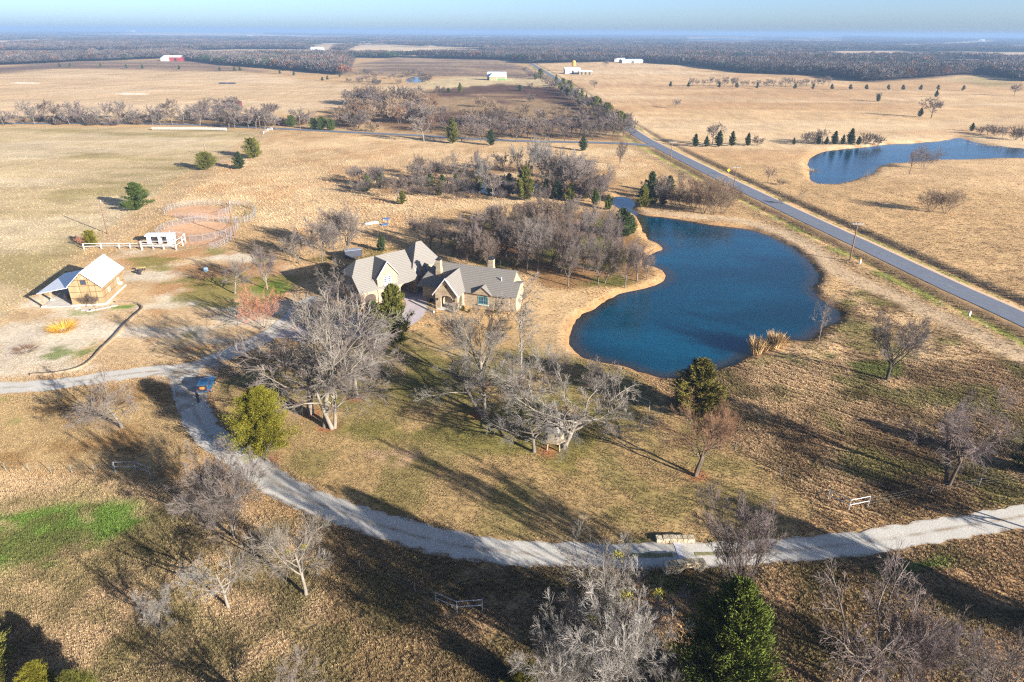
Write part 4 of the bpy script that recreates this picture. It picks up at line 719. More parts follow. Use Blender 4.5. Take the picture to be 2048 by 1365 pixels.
# ------------------------------------------------------------------ scattered ground cover and far woods
def scatter(name, pts, scale, rz, icol, src_mesh, label, cat, sx=None):
    me = bpy.data.meshes.new(name); n = len(pts); me.vertices.add(n); me.vertices.foreach_set('co', np.asarray(pts, np.float32).ravel())
    for nm, ty, key, arr in (('sc', 'FLOAT_VECTOR', 'vector', scale), ('rot', 'FLOAT_VECTOR', 'vector', np.stack([0 * rz, 0 * rz, rz], -1)), ('icol', 'FLOAT_COLOR', 'color', np.concatenate([icol, np.ones((n, 1))], 1))):
        a = me.attributes.new(nm, ty, 'POINT'); a.data.foreach_set(key, np.asarray(arr, np.float32).ravel())
    o = link_mesh(name, me); src = bpy.data.objects.new(name + '_source', src_mesh)
    ng = bpy.data.node_groups.new(name, 'GeometryNodeTree'); ng.interface.new_socket('Geometry', in_out='INPUT', socket_type='NodeSocketGeometry'); ng.interface.new_socket('Geometry', in_out='OUTPUT', socket_type='NodeSocketGeometry')
    gi = ng.nodes.new('NodeGroupInput'); go = ng.nodes.new('NodeGroupOutput'); ip = ng.nodes.new('GeometryNodeInstanceOnPoints'); ob = ng.nodes.new('GeometryNodeObjectInfo'); ob.inputs['Object'].default_value = src
    na = ng.nodes.new('GeometryNodeInputNamedAttribute'); na.data_type = 'FLOAT_VECTOR'; na.inputs[0].default_value = 'sc'; nb = ng.nodes.new('GeometryNodeInputNamedAttribute'); nb.data_type = 'FLOAT_VECTOR'; nb.inputs[0].default_value = 'rot'
    er = ng.nodes.new('FunctionNodeEulerToRotation'); L = ng.links.new
    L(gi.outputs[0], ip.inputs['Points']); L(ob.outputs['Geometry'], ip.inputs['Instance']); L(nb.outputs[0], er.inputs[0]); L(er.outputs[0], ip.inputs['Rotation']); L(na.outputs[0], ip.inputs['Scale']); L(ip.outputs[0], go.inputs[0])
    md = o.modifiers.new('scatter', 'NODES'); md.node_group = ng; return tag(o, label, cat, kind='stuff')
def inst_mat(name, rough=0.95, spread=0.3):
    m, nt, b = new_mat(name); at = N(nt, 'ShaderNodeAttribute', attribute_name='icol', attribute_type='INSTANCER'); at2 = N(nt, 'ShaderNodeAttribute', attribute_name='shade')
    c = mixc(nt, at2.outputs['Fac'], mixc(nt, 1.0, at.outputs['Color'], (1 - spread,) * 3, 'MULTIPLY'), mixc(nt, 1.0, at.outputs['Color'], (1 + spread,) * 3, 'MULTIPLY'))
    nt.links.new(c, b.inputs['Base Color']); b.inputs['Roughness'].default_value = rough; b.inputs['Specular IOR Level'].default_value = 0.05; return m
def tuft_mesh(name, blades, seed, spread=0.5, height=1.0, wid=0.10):
    r = np.random.default_rng(seed); az = r.random(blades) * 6.283; rr = spread * 0.4 * np.sqrt(r.random(blades)); base = np.stack([rr * np.cos(az), rr * np.sin(az), np.zeros(blades) - 0.05], -1)
    out = np.stack([np.cos(az), np.sin(az), np.zeros(blades)], -1); side = np.stack([-np.sin(az), np.cos(az), np.zeros(blades)], -1)
    side = norm(side + r.normal(0, .5, (blades, 3)) * np.array([1, 1, 0])); h = height * (0.5 + 0.5 * r.random(blades)); tip = base + out * (spread * (0.3 + 0.5 * r.random(blades)))[:, None] + np.array([0, 0, 1.0]) * h[:, None]
    mid = (base + tip) / 2 + np.array([0, 0, .12]); V = np.stack([base - side * wid, base + side * wid, mid + side * wid * .8, mid - side * wid * .8, tip], 1).reshape(-1, 3); o = (np.arange(blades) * 5)[:, None]
    me = np_mesh(name, V, tris=np.concatenate([o + np.array([0, 1, 2]), o + np.array([0, 2, 3]), o + np.array([3, 2, 4])])); a = me.attributes.new('shade', 'FLOAT', 'POINT'); a.data.foreach_set('value', np.repeat(r.random(blades), 5).astype(np.float32)); return me
GRASS = inst_mat('grass_blades', 1.0, 0.3); tm = tuft_mesh('grass_tuft', 26, 5, spread=0.6, wid=0.028); tm.materials.append(GRASS)
def ground_lookup(x, y, arr):
    i = np.clip(np.searchsorted(gx, x) - 1, 0, nx - 2); j = np.clip(np.searchsorted(gy, y) - 1, 0, ny - 2)
    tx = (x - gx[i]) / (gx[i + 1] - gx[i]); ty = (y - gy[j]) / (gy[j + 1] - gy[j]); A = arr.reshape((ny, nx) + arr.shape[1:])
    if arr.ndim > 1: tx = tx[:, None]; ty = ty[:, None]
    return (A[j, i] * (1 - tx) + A[j, i + 1] * tx) * (1 - ty) + (A[j + 1, i] * (1 - tx) + A[j + 1, i + 1] * tx) * ty
r = np.random.default_rng(77)
def make_grass(name, n, ylo, yhi, size, label):
    y = ylo + (yhi - ylo) * r.random(n * 3) ; half = 0.80 * y + 12; keep = r.random(n * 3) < half / half.max(); y = y[keep][:n]; x = (2 * r.random(len(y)) - 1) * (0.80 * y + 12)
    # mown and grazed rows in the right pasture
    inp = sd_poly(x, y, GP(PAST)) < 0; t_ = x * 0.62 + y * 0.78; t_ = t_ + 5 * fbm(x / 14, y / 14, 55, 3); q_ = (np.round(t_ / 1.7) * 1.7 - t_) * 0.25 * sstep(.35, .6, fbm(x / 11, y / 11, 56, 2)); x = np.where(inp, x + 0.62 * q_ * 0.75, x); y = np.where(inp, y + 0.78 * q_ * 0.75, y)
    ts = ground_lookup(x, y, TUSS); zz = ground_lookup(x, y, Z); cc = ground_lookup(x, y, C); cl = fbm(x / 1.3, y / 1.3, 97, 3)
    ok = (ts > 0.15) & (r.random(len(x)) < 1 - sstep(130, 325, y)) & (pond_sd(x, y) > 0.8) & (r.random(len(x)) < np.clip(0.25 + 0.75 * ts, 0, 1) * (0.35 + 0.65 * sstep(0.30, 0.6, cl)))
    for cx_, cy_, rr_ in ((-14, 119, 16), (-78, 121, 9)): ok &= np.hypot(x - cx_, y - cy_) > (rr_ if rr_ < 10 else 0)
    x, y, ts, zz, cc = x[ok], y[ok], ts[ok], zz[ok], cc[ok]; n = len(x); s = size * (0.6 + 0.8 * r.random(n)); sc = np.stack([s, s, s * np.clip(0.10 + 0.70 * ts, 0.10, 0.9)], -1)
    return scatter(name, np.stack([x, y, zz], -1), sc, r.random(n) * 6.28, np.clip(cc * (0.68 + (0.25 + 0.35 * np.clip(ts, 0, 1))[:, None] * r.random((n, 1))), 0, 1), tm, label, 'grass')
make_grass('dry_grass', 330000, 34, 95, 0.33, 'dry tussocky winter grass over the lawn and the near fields'); make_grass('field_grass', 210000, 95, 330, 0.42, 'dry tussocky grass over the middle fields')

def canopy_mesh(name, seed, n=150, conifer=False):
    q = np.random.default_rng(seed); d = norm(q.normal(size=(n, 3))); d[:, 2] = np.abs(d[:, 2]) * 1.1 - 0.25; rr = q.random(n) ** 0.4
    lump = 1 + 0.22 * np.sin(d[:, 0] * 5 + seed) * np.cos(d[:, 1] * 4); p = d * (rr * lump)[:, None] * np.array([.5, .5, .52]) + np.array([0, 0, .48])
    if conifer: p[:, :2] *= (np.clip(1.15 - p[:, 2:3], 0.1, 1) * 0.9)
    out = norm(d + q.normal(0, .6, (n, 3)) + np.array([0, 0, .5])); L = (0.16 if conifer else 0.2) * (0.6 + 0.8 * q.random(n)); s = norm(np.cross(out, q.normal(size=(n, 3)))); w = L * (0.32 if conifer else 0.15)
    V = np.stack([p - s * w[:, None], p + s * w[:, None], p + out * L[:, None]], 1).reshape(-1, 3); V[:, 2] = np.maximum(V[:, 2], 0.0); me = np_mesh(name, V, tris=np.arange(3 * n).reshape(-1, 3))
    a = me.attributes.new('shade', 'FLOAT', 'POINT'); a.data.foreach_set('value', np.repeat(q.random(n), 3).astype(np.float32)); return me
WOOD = inst_mat('far_wood', 1.0, 0.25)
dd = np.exp(np.log(430) + (np.log(9500) - np.log(430)) * r.random(150000)); th = (r.random(150000) * 2 - 1) * 0.74; fxx = dd * np.sin(th); fyy = dd * np.cos(th); uu, vv, _ = proj(fxx, fyy, 0.0)
ok = (vv < forest_edge(uu)) & ~((uu > 1370) & (uu < 1690) & (vv > 75.5) & (vv < 86))
for pl in FAR_FIELDS:
    P = GP(pl); far_ = np.median(np.hypot(P[:, 0], P[:, 1])); ok &= sd_poly(fxx, fyy, P, 60) > 0
# open glades inside the woods
ok &= ~((fbm(fxx / 520, fyy / 260, 123, 3) > 0.565) & (dd > 900))
fxx, fyy, dd = fxx[ok], fyy[ok], dd[ok]; n = len(fxx); fz = ground_lookup(fxx, fyy, Z); con = (fbm(fxx / 200, fyy / 120, 131, 3) > 0.57) & (r.random(n) < .8) | (r.random(n) < .05)
hgt = (6.0 + 4 * r.random(n) + 6 * fbm(fxx / 130, fyy / 130, 141, 3)) * np.where(con, 0.85, 1.0); wid = hgt * (0.95 + .35 * r.random(n)) * np.interp(dd, [430, 2500, 9500], [1, 2.0, 5.0]); sc = np.stack([wid, wid, hgt], -1)
tint = r.random((n, 1)); colr = np.where(tint < .55, np.array([[.095, .08, .075]]), np.where(tint < .8, np.array([[.12, .10, .09]]), np.where(tint < .96, np.array([[.10, .072, .055]]), np.array([[.17, .075, .04]])))); colr = colr * (0.75 + .5 * r.random((n, 1))) * (0.45 + 0.75 * fbm(fxx / 240, fyy / 240, 151, 3))[:, None]
for nm, msk, mesh, lab, cc in (('far_woods', ~con, canopy_mesh('bare_canopy', 1, 220), 'grey-brown winter woods stretching to the horizon', colr), ('far_cedars', con, canopy_mesh('cedar_canopy', 2, 150, True), 'dark green cedar stands among the far winter woods', np.array([[.03, .045, .022]]) * (0.7 + .6 * r.random((n, 1))))):
    mesh.materials.append(WOOD); scatter(nm, np.stack([fxx, fyy, fz], -1)[msk], sc[msk], r.random(msk.sum()) * 6.28, cc[msk], mesh, lab, 'woods')

# ------------------------------------------------------------------ building materials
def stone_mat(name, cols, scale, mortar):
    m, nt, b = new_mat(name); tc = N(nt, 'ShaderNodeTexCoord'); mp = N(nt, 'ShaderNodeMapping'); mp.inputs['Scale'].default_value = (1, 1, 1.8); nt.links.new(tc.outputs['Object'], mp.inputs[0])
    v = N(nt, 'ShaderNodeTexVoronoi'); v.inputs['Scale'].default_value = scale; nt.links.new(mp.outputs[0], v.inputs[0]); r = N(nt, 'ShaderNodeValToRGB'); sp = N(nt, 'ShaderNodeSeparateColor'); nt.links.new(v.outputs['Color'], sp.inputs[0]); nt.links.new(sp.outputs[0], r.inputs[0])
    e = r.color_ramp.elements; e[0].color = (*cols[0], 1); e[1].color = (*cols[-1], 1)
    for i, c in enumerate(cols[1:-1]): x = e.new((i + 1) / (len(cols) - 1)); x.color = (*c, 1)
    v2 = N(nt, 'ShaderNodeTexVoronoi', feature='DISTANCE_TO_EDGE'); v2.inputs['Scale'].default_value = scale; nt.links.new(mp.outputs[0], v2.inputs[0]); mr = N(nt, 'ShaderNodeMapRange'); mr.inputs[1].default_value = 0.0; mr.inputs[2].default_value = 0.09; nt.links.new(v2.outputs[0], mr.inputs[0])
    c = mixc(nt, mr.outputs[0], mortar, r.outputs[0]); nt.links.new(c, b.inputs['Base Color']); b.inputs['Roughness'].default_value = 0.9; bp = N(nt, 'ShaderNodeBump'); bp.inputs['Strength'].default_value = 0.5; bp.inputs['Distance'].default_value = 0.03; nt.links.new(mr.outputs[0], bp.inputs['Height']); nt.links.new(bp.outputs[0], b.inputs['Normal']); return m
STONE = stone_mat('house_stone', [(0.232, 0.174, 0.104), (0.326, 0.249, 0.157), (0.275, 0.210, 0.138), (0.196, 0.136, 0.081)], 2.6, (0.261, 0.215, 0.151))
CSTONE = stone_mat('culvert_stone', [(0.348, 0.275, 0.167), (0.435, 0.370, 0.261), (0.290, 0.217, 0.123), (0.478, 0.413, 0.297)], 2.0, (0.174, 0.131, 0.080))
def shingle_mat(name, c1, c2):
    m, nt, b = new_mat(name); tc = N(nt, 'ShaderNodeTexCoord'); w = N(nt, 'ShaderNodeTexWave', bands_direction='Z'); w.inputs['Scale'].default_value = 1.3; w.inputs['Distortion'].default_value = 1.5; w.inputs['Detail'].default_value = 2; nt.links.new(tc.outputs['Object'], w.inputs[0])
    f, r = noise_fac(nt, 3.0, 5, .7, .3, .7); c = mixc(nt, f, c1, c2); c = mixc(nt, .5, c, mixc(nt, w.outputs[0], tuple(x * .6 for x in c1), tuple(x * 1.15 for x in c1))); nt.links.new(c, b.inputs['Base Color']); b.inputs['Roughness'].default_value = .85
    bp = N(nt, 'ShaderNodeBump'); bp.inputs['Strength'].default_value = .4; bp.inputs['Distance'].default_value = .03; nt.links.new(w.outputs[0], bp.inputs['Height']); nt.links.new(bp.outputs[0], b.inputs['Normal']); return m
SHINGLE = shingle_mat('roof_shingle', (.165, .150, .130), (.115, .104, .092))
WHITE = simple_mat('white_paint', (.50, .49, .48), (.42, .41, .40), 1.5, .6); GLASS = simple_mat('window_glass', (.02, .035, .07), (.03, .05, .09), .7, .08, spec=.6); TEAL = simple_mat('teal_paint', (.12, .30, .27), (.09, .22, .20), 2, .6)
DARKW = simple_mat('dark_wood', (.07, .045, .03), (.04, .025, .018), 3, .7, stretch=(1, 1, .1)); DARK = simple_mat('dark_metal', (.03, .03, .035), (.02, .02, .022), 3, .5); WOOD_P = simple_mat('barn_plywood', (.275, .19, .098), (.22, .148, .072), 1.2, .85, stretch=(1, 1, .25), rnd=.10)
BATTEN = simple_mat('barn_batten', (.09, .045, .016), (.06, .03, .011), 2, .9); TIN = simple_mat('white_metal_roof', (.66, .66, .67), (.56, .56, .58), .5, .4, stretch=(4, .3, 1)); GALV = simple_mat('galvanised_pipe', (.30, .31, .33), (.22, .23, .25), 4, .45, .2); CONCR = simple_mat('pale_concrete', (.50, .46, .40), (.40, .36, .30), 1.2, .9)
POLEW = simple_mat('pole_wood', (.17, .10, .06), (.10, .06, .04), 2, .9, stretch=(1, 1, .1)); POSTW = simple_mat('post_timber', (.30, .22, .14), (.2, .145, .09), 3, .9)

def arch(a0, a1, zs, zc, n=9):
    c = (a0 + a1) / 2; hw = (a1 - a0) / 2; return [(c - hw * math.cos(math.pi * i / (n - 1)), zs + (zc - zs) * math.sin(math.pi * i / (n - 1))) for i in range(n)]
def window(parent, tf, a0, a1, z0, z1, at, cols, rows, mat=WHITE, axis='s', face=-1, bar=.05, fr=.10, sill=True):
    """frame with glazing bars, its pane set just behind them"""
    m = MB(tf); y0 = at + face * .07; lo, hi = min(at, y0), max(at, y0)
    def bx(p0, p1, q0, q1, l, h):
        if axis == 's': m.box(p0, p1, l, h, q0, q1)
        else: m.box(l, h, p0, p1, q0, q1)
    bx(a0, a0 + fr, z0, z1, lo, hi); bx(a1 - fr, a1, z0, z1, lo, hi); bx(a0 + fr, a1 - fr, z0, z0 + fr, lo, hi); bx(a0 + fr, a1 - fr, z1 - fr, z1, lo, hi)
    l2, h2 = (lo + .012, hi - .012)
    for i in range(1, cols): c = a0 + (a1 - a0) * i / cols; bx(c - bar / 2, c + bar / 2, z0 + fr, z1 - fr, l2, h2)
    for i in range(1, rows): c = z0 + (z1 - z0) * i / rows; bx(a0 + fr, a1 - fr, c - bar / 2, c + bar / 2, l2 + .004, h2 - .004)
    w = m.build('window', mat, parent); g = MB(tf); m2, h3 = min(at + face * .006, at + face * .03), max(at + face * .006, at + face * .03)
    if axis == 's': g.box(a0 + .03, a1 - .03, m2, h3, z0 + .03, z1 - .03)
    else: g.box(m2, h3, a0 + .03, a1 - .03, z0 + .03, z1 - .03)
    p = g.build('pane', GLASS, w)
    if sill:
        s_ = MB(tf); f0, f1 = min(at, at + face * .22), max(at, at + face * .22)
        if axis == 's': s_.box(a0 - .1, a1 + .1, f0, f1, z0 - .16, z0 - .04)
        else: s_.box(f0, f1, a0 - .1, a1 + .1, z0 - .16, z0 - .04)
        s_.build('sill', CONCR, w)
    return w

# ------------------------------------------------------------------ the stone house
HX, HY = -14.0, 118.0
house = empty('stone_house', (HX, HY, 0), 0, 'large stone house with steep grey shingle roofs and an arched porch', 'house')
def frame(ox, oy, deg):
    c, s = math.cos(rad(deg)), math.sin(rad(deg)); return lambda a, n, z: (ox + a * c - n * s - HX, oy + a * s + n * c - HY, z)
FL = frame(-27.3, 114.9, 41); FR = frame(-0.6, 114.3, -20); FP = frame(-13.9, 115.6, -18)
# garage wing with the carport passage
w = MB(FL); w.wall([(0, 0), (3.55, 0), (3.55, 3.3), (0, 3.3)], 0, .35); w.wall([(7.85, 0), (8.4, 0)] + arch(8.4, 11.7, 2.0, 3.0) + [(11.7, 0), (12.2, 0), (12.2, 3.3), (7.85, 3.3)], 0, .4)
w.wall([(0, 0), (8.4, 0)] + arch(8.4, 11.7, 2.0, 3.0) + [(11.7, 0), (12.2, 0), (12.2, 3.3), (0, 3.3)], 7.65, .35); w.wall([(.36, 0), (7.64, 0), (7.64, 3.3), (6.0, 5.5), (2.0, 5.5), (.36, 3.3)], 0.002, .35, 'n'); w.wall([(.41, 0), (7.64, 0), (7.64, 3.2), (.41, 3.2)], 8.0, .35, 'n'); w.wall([(.41, 0), (7.64, 0), (7.64, 3.2), (.41, 3.2)], 11.9, .3, 'n'); w.box(8.36, 11.89, .42, 7.63, 3.05, 3.2)
w.build('garage_wall', STONE, house)
rf = MB(FL); rf.slab([(-.3, -.4, 3.2), (12.3, -.4, 3.2), (12.3, 4, 8.0), (1.9, 4, 8.0), (-.3, 1.89, 5.7)], .16); rf.slab([(-.3, 8.4, 3.2), (-.3, 6.11, 5.7), (1.9, 4.003, 8.0), (12.3, 4.003, 8.0), (12.3, 8.4, 3.2)], .16); rf.slab([(-.302, 1.89, 5.7), (1.9, 4.0, 8.004), (-.302, 6.11, 5.7)], .16); rf.build('garage_roof', SHINGLE, house)
# stone dormer gable rising from the garage front
w = MB(FL); w.wall([(3.6, 0), (7.8, 0), (7.8, 5.4), (5.7, 7.85), (3.6, 5.4)], -.14, .45); w.box(3.6, 3.95, .32, 2.0, 3.4, 5.3); w.box(7.45, 7.8, .32, 2.0, 3.4, 5.3); dg = w.build('dormer_gable', STONE, house)
rf = MB(FL); rf.slab([(3.35, -.42, 5.15), (5.7, -.42, 8.02), (5.7, 4.1, 8.02), (3.35, 1.7, 5.15)], .15); rf.slab([(8.05, -.42, 5.15), (8.05, 1.7, 5.15), (5.702, 4.1, 8.02), (5.702, -.42, 8.02)], .15); rf.build('dormer_roof', SHINGLE, house)
tr = MB(FL); tr.slab([(3.33, -.50, 5.20), (5.70, -.50, 8.10), (5.70, -.424, 8.10), (3.33, -.424, 5.20)], .20); tr.slab([(8.07, -.50, 5.16), (8.07, -.424, 5.16), (5.703, -.424, 8.06), (5.703, -.50, 8.06)], .08); tr.build('barge_board', WHITE, house)
window(house, FL, 4.85, 5.7, 3.7, 5.2, -.14, 3, 4); window(house, FL, 5.74, 6.59, 3.7, 5.2, -.14, 3, 4); window(house, FL, 2.9, 3.9, 2.6, 4.0, .002, 3, 3, TEAL, axis='n')
window(house, FL, 3.5, 4.6, 3.1, 4.5, .0, 3, 3, WHITE, axis='n')
gd = MB(FL); gd.wall([(.9, 0.05)] + arch(.9, 3.1, 1.8, 2.5) + [(3.1, 0.05)], -.05, .06); gd.build('garage_door', DARKW, house); gd = MB(FL); gd.wall([(4.3, 0.05)] + arch(4.3, 7.1, 1.8, 2.55) + [(7.1, 0.05)], -.19, .06); gd.build('garage_door', DARKW, house)
# tower
w = MB(FL); w.box(12.25, 18.4, 1.25, 7.2, 0, 5.25); w.build('tower_wall', STONE, house)
rf = MB(FL); e = [(11.9, .9, 5.15), (18.75, .9, 5.15), (18.75, 7.6, 5.15), (11.9, 7.6, 5.15)]; a, b2 = (14.7, 3.7, 9.1), (15.9, 3.7, 9.1)
rf.slab([e[0], e[1], b2, a], .15); rf.slab([e[2], e[3], a, b2], .15); rf.slab([e[3], e[0], a], .15); rf.slab([e[1], e[2], b2], .15); rf.build('tower_roof', SHINGLE, house)
window(house, FL, 12.75, 13.7, 3.55, 4.95, 1.25, 3, 4); window(house, FL, 14.6, 15.55, 3.55, 4.95, 1.25, 3, 4)
# right wing
w = MB(FR); w.box(-17.2, -.36, 0, .35, 0, 2.95); w.box(-17.2, -.36, 7.25, 7.6, 0, 2.95); w.wall([(0, 0), (7.6, 0), (7.6, 3.0), (3.8, 6.4), (0, 3.0)], -.352, .35, 'n'); w.box(-17.2, -16.85, .36, 7.24, 0, 2.95); w.build('wing_wall', STONE, house)
rf = MB(FR); rf.slab([(-18.2, -.4, 2.85), (.12, -.4, 2.85), (.12, 3.8, 6.6), (-16.0, 3.8, 6.6)], .16); rf.slab([(.12, 8.0, 2.85), (-18.2, 8.0, 2.85), (-16.0, 3.803, 6.6), (.12, 3.803, 6.6)], .16); rf.build('wing_roof', SHINGLE, house)
w = MB(FR); w.wall([(.25, 0), (4.2, 0), (4.2, 4.4), (1.9, 4.75), (.25, 3.25)], .005, 1.25, 'n'); w.build('side_bay_wall', STONE, house); rf = MB(FR); rf.slab([(.13, -.2, 2.95), (1.5, -.2, 2.95), (1.5, 2.0, 4.95), (.13, 2.0, 4.95)], .14); rf.slab([(.13, 2.003, 4.95), (1.5, 2.003, 4.95), (1.5, 4.4, 4.5), (.13, 4.4, 4.5)], .14); rf.build('side_bay_roof', SHINGLE, house)
window(house, FR, -5.9, -4.0, .75, 2.25, 0, 4, 2, TEAL); window(house, FR, -14.6, -13.3, .7, 2.2, 0, 2, 2, TEAL)
w = MB(FR); w.wall([(-6.9, 2.7), (-3.1, 2.7), (-5.0, 4.1)], -.45, .1); w.build('window_gable', STONE, house); rf = MB(FR); rf.slab([(-7.0, -.62, 2.72), (-5.0, -.62, 4.25), (-5.0, 1.35, 4.25), (-7.0, -.30, 2.9)], .1); rf.slab([(-3.0, -.62, 2.72), (-3.0, -.30, 2.9), (-4.998, 1.35, 4.25), (-4.998, -.62, 4.25)], .1); rf.build('window_gable_roof', SHINGLE, house)
w = MB(FR); w.tube((-2.2, 2.0, 4.8), (-2.2, 2.0, 5.7), .09, k=8); w.build('vent_pipe', WHITE, house)
# porch
w = MB(FP); w.wall([(0, 0), (1.0, 0)] + arch(1.0, 3.3, 2.0, 2.75) + [(3.3, 0), (4.3, 0), (4.3, 3.3), (2.15, 5.85), (0, 3.3)], 0, .45); w.wall([(.46, 0), (.9, 0)] + arch(.9, 2.3, 1.9, 2.5) + [(2.3, 0), (3.2, 0), (3.2, 3.3), (.46, 3.3)], .002, .4, 'n'); w.wall([(.46, 0), (.9, 0)] + arch(.9, 2.3, 1.9, 2.5) + [(2.3, 0), (3.2, 0), (3.2, 3.3), (.46, 3.3)], 3.898, .4, 'n'); w.build('porch_wall', STONE, house)
rf = MB(FP); rf.slab([(-.3, -.3, 2.98), (2.15, -.3, 6.05), (2.15, 7.2, 6.05), (-.3, 4.2, 2.98)], .15); rf.slab([(4.6, -.3, 2.98), (4.6, 3.4, 2.98), (2.153, 7.2, 6.05), (2.153, -.3, 6.05)], .15); rf.build('porch_roof', SHINGLE, house)
tr = MB(FP); tr.slab([(-.42, -.46, 2.86), (2.15, -.46, 6.16), (2.15, -.304, 6.16), (-.42, -.304, 2.86)], .26); tr.slab([(4.72, -.46, 2.86), (4.72, -.304, 2.86), (2.153, -.304, 6.16), (2.153, -.46, 6.16)], .26); tr.build('barge_board', WHITE, house)
w = MB(FP); w.box(2.0, 2.3, -.03, .02, 4.2, 4.75); w.build('attic_vent', DARKW, house); w = MB(FP); w.box(.2, 4.1, -.3, 3.2, .02, .16); w.build('porch_floor', CONCR, house); dr = MB(FP); dr.box(1.2, 1.75, 3.0, 3.12, .17, 2.3); dr.box(1.9, 3.1, 3.0, 3.12, .17, 2.4); dr.build('front_door', DARKW, house)
for a_ in (.5, 3.75): l_ = MB(FP); l_.box(a_ - .09, a_ + .09, -.16, -.003, 1.75, 2.15); l_.build('wall_lantern', DARK, house)
# chimneys
def chimney(x, y, z0, z1, wd, mat, lab):
    m_ = MB(); m_.loft([[(sx * wd * k, sy * wd * k, z) for sx, sy in ((-.5, -.5), (.5, -.5), (.5, .5), (-.5, .5))] for z, k in ((z0, 1.25), (z0 + .55 * (z1 - z0), 1.2), (z0 + .7 * (z1 - z0), 1.0), (z1, 1.0))]); o = m_.build('chimney', mat, house, loc=(x - HX, y - HY, 0)); o.rotation_euler[2] = rad(-20); o['label'] = lab
    c_ = MB(); c_.box(-.62 * wd, .62 * wd, -.62 * wd, .62 * wd, z1, z1 + .12); c_.box(-.32 * wd, .32 * wd, -.32 * wd, .32 * wd, z1 + .12, z1 + .4); c_.build('chimney_cap', DARK, o)
chimney(-13.6, 121.0, 3.0, 7.6, .85, STONE, 'stone chimney in the angle between tower and wing'); chimney(-3.9, 121.6, 3.0, 7.6, .95, STONE, 'pale chimney behind the wing ridge')
# low beds and plants along the front
for i, (u, v, h_, c_) in enumerate([(905, 626, .7, 'green'), (926, 622, 1.0, 'olive'), (938, 625, .6, 'green'), (990, 626, .6, 'olive'), (862, 604, .7, 'green'), (850, 598, .6, 'green')]): T('cedar_d', u, v, h=h_, w=.8, twig=c_, name='garden_shrub', cat='shrub', label=['round shrub by the porch right pier', 'tallest shrub right of the porch', 'low shrub between porch and window', 'low shrub under the teal window', 'dark shrub left of the porch', 'shrub in the bed beside the carport'][i])
m_ = MB(); p0 = G(822, 603); p1 = G(868, 626); dv = (p1 - p0) / np.linalg.norm(p1 - p0); nv = np.array([-dv[1], dv[0], 0]) * .16; m_.add([tuple(p0 - nv + [0, 0, .04]), tuple(p1 - nv + [0, 0, .04]), tuple(p1 + nv + [0, 0, .04]), tuple(p0 + nv + [0, 0, .04])] + [tuple(q + np.array([0, 0, .3])) for q in (p0 - nv, p1 - nv, p1 + nv, p0 + nv)], [(0, 3, 2, 1), (4, 5, 6, 7), (0, 1, 5, 4), (1, 2, 6, 5), (2, 3, 7, 6), (3, 0, 4, 7)]); tag(m_.build('bed_edging', CONCR), 'pale stone edging between carport drive and dark flower bed', 'edging')

# ------------------------------------------------------------------ timber barn with a lean-to
BA = 9.0; barn = empty('timber_barn', (-74.6, 116.5, 0), rad(BA), 'tan timber barn with a white metal roof and a lean-to on posts', 'barn')
BW, BL_, BE, BR = 5.5, 10.4, 3.75, 6.35
w = MB(); w.wall([(-BW + .1, .3), (-.1, .3), (-.1, BE - .05), (-BW / 2, BR - .25), (-BW + .1, BE - .05)], .06, .12); w.wall([(-BW + .1, .3), (-.1, .3), (-.1, BE - .05), (-BW / 2, BR - .25), (-BW + .1, BE - .05)], BL_ - .15, .12); w.box(-.2, -.06, .19, BL_ - .16, .3, BE); w.box(-BW + .06, -BW + .2, .19, BL_ - .16, .3, BE); w.build('wall_frame', BATTEN, barn)
s_ = MB(); s_.box(-BW - .15, .15, -.15, BL_ + .15, -.1, .28); s_.build('foundation', CONCR, barn)
def clip(poly, a, b, c):   # keep a*x+b*y<=c
    out = []
    for i in range(len(poly)):
        p, q = poly[i], poly[(i + 1) % len(poly)]; fp = a * p[0] + b * p[1] - c; fq = a * q[0] + b * q[1] - c
        if fp <= 0: out.append(p)
        if fp * fq < 0: t = fp / (fp - fq); out.append((p[0] + t * (q[0] - p[0]), p[1] + t * (q[1] - p[1])))
    return out
def panels(outline, xs, zs, at, th, axis, gap=.045, holes=()):
    for i in range(len(xs) - 1):
        for j in range(len(zs) - 1):
            pl = [(xs[i] + gap, zs[j] + gap), (xs[i + 1] - gap, zs[j] + gap), (xs[i + 1] - gap, zs[j + 1] - gap), (xs[i] + gap, zs[j + 1] - gap)]
            for h in outline:
                if pl: pl = clip(pl, *h)
            if len(pl) < 3: continue
            p_ = MB(); p_.wall(pl, at, th, axis); p_.build('siding_panel', WOOD_P, barn)
sl = (BR - BE) / (BW / 2)
panels([(-sl, 1, BE + sl * BW - .12), (sl, 1, BE - .12)], [-BW, -BW + 1.9, -BW / 2 + .75, -1.35 + .35, 0], [.3, 1.45, 2.6, BE, 4.85, BR], .0, .055, 's'); panels([], list(np.linspace(0, BL_, 6)), [.3, 1.45, 2.6, BE - .05], -.055, .055, 'n')
rf = MB(); rf.slab([(.35, -.45, BE - .22), (.35, BL_ + .4, BE - .22), (-BW / 2, BL_ + .4, BR + .1), (-BW / 2, -.45, BR + .1)], .09); rf.slab([(-BW - .05, -.45, BE + .02), (-BW / 2 - .003, -.45, BR + .1), (-BW / 2 - .003, BL_ + .4, BR + .1), (-BW - .05, BL_ + .4, BE + .02)], .09); r_ = rf.build('roof', TIN, barn)
for k in range(1, 18): sm = MB(); yy = -.45 + k * (BL_ + .85) / 18; sm.slab([(.34, yy - .02, BE - .17), (.34, yy + .02, BE - .17), (-BW / 2, yy + .02, BR + .135), (-BW / 2, yy - .02, BR + .135)], .03); sm.build('roof_seam', TIN, r_)
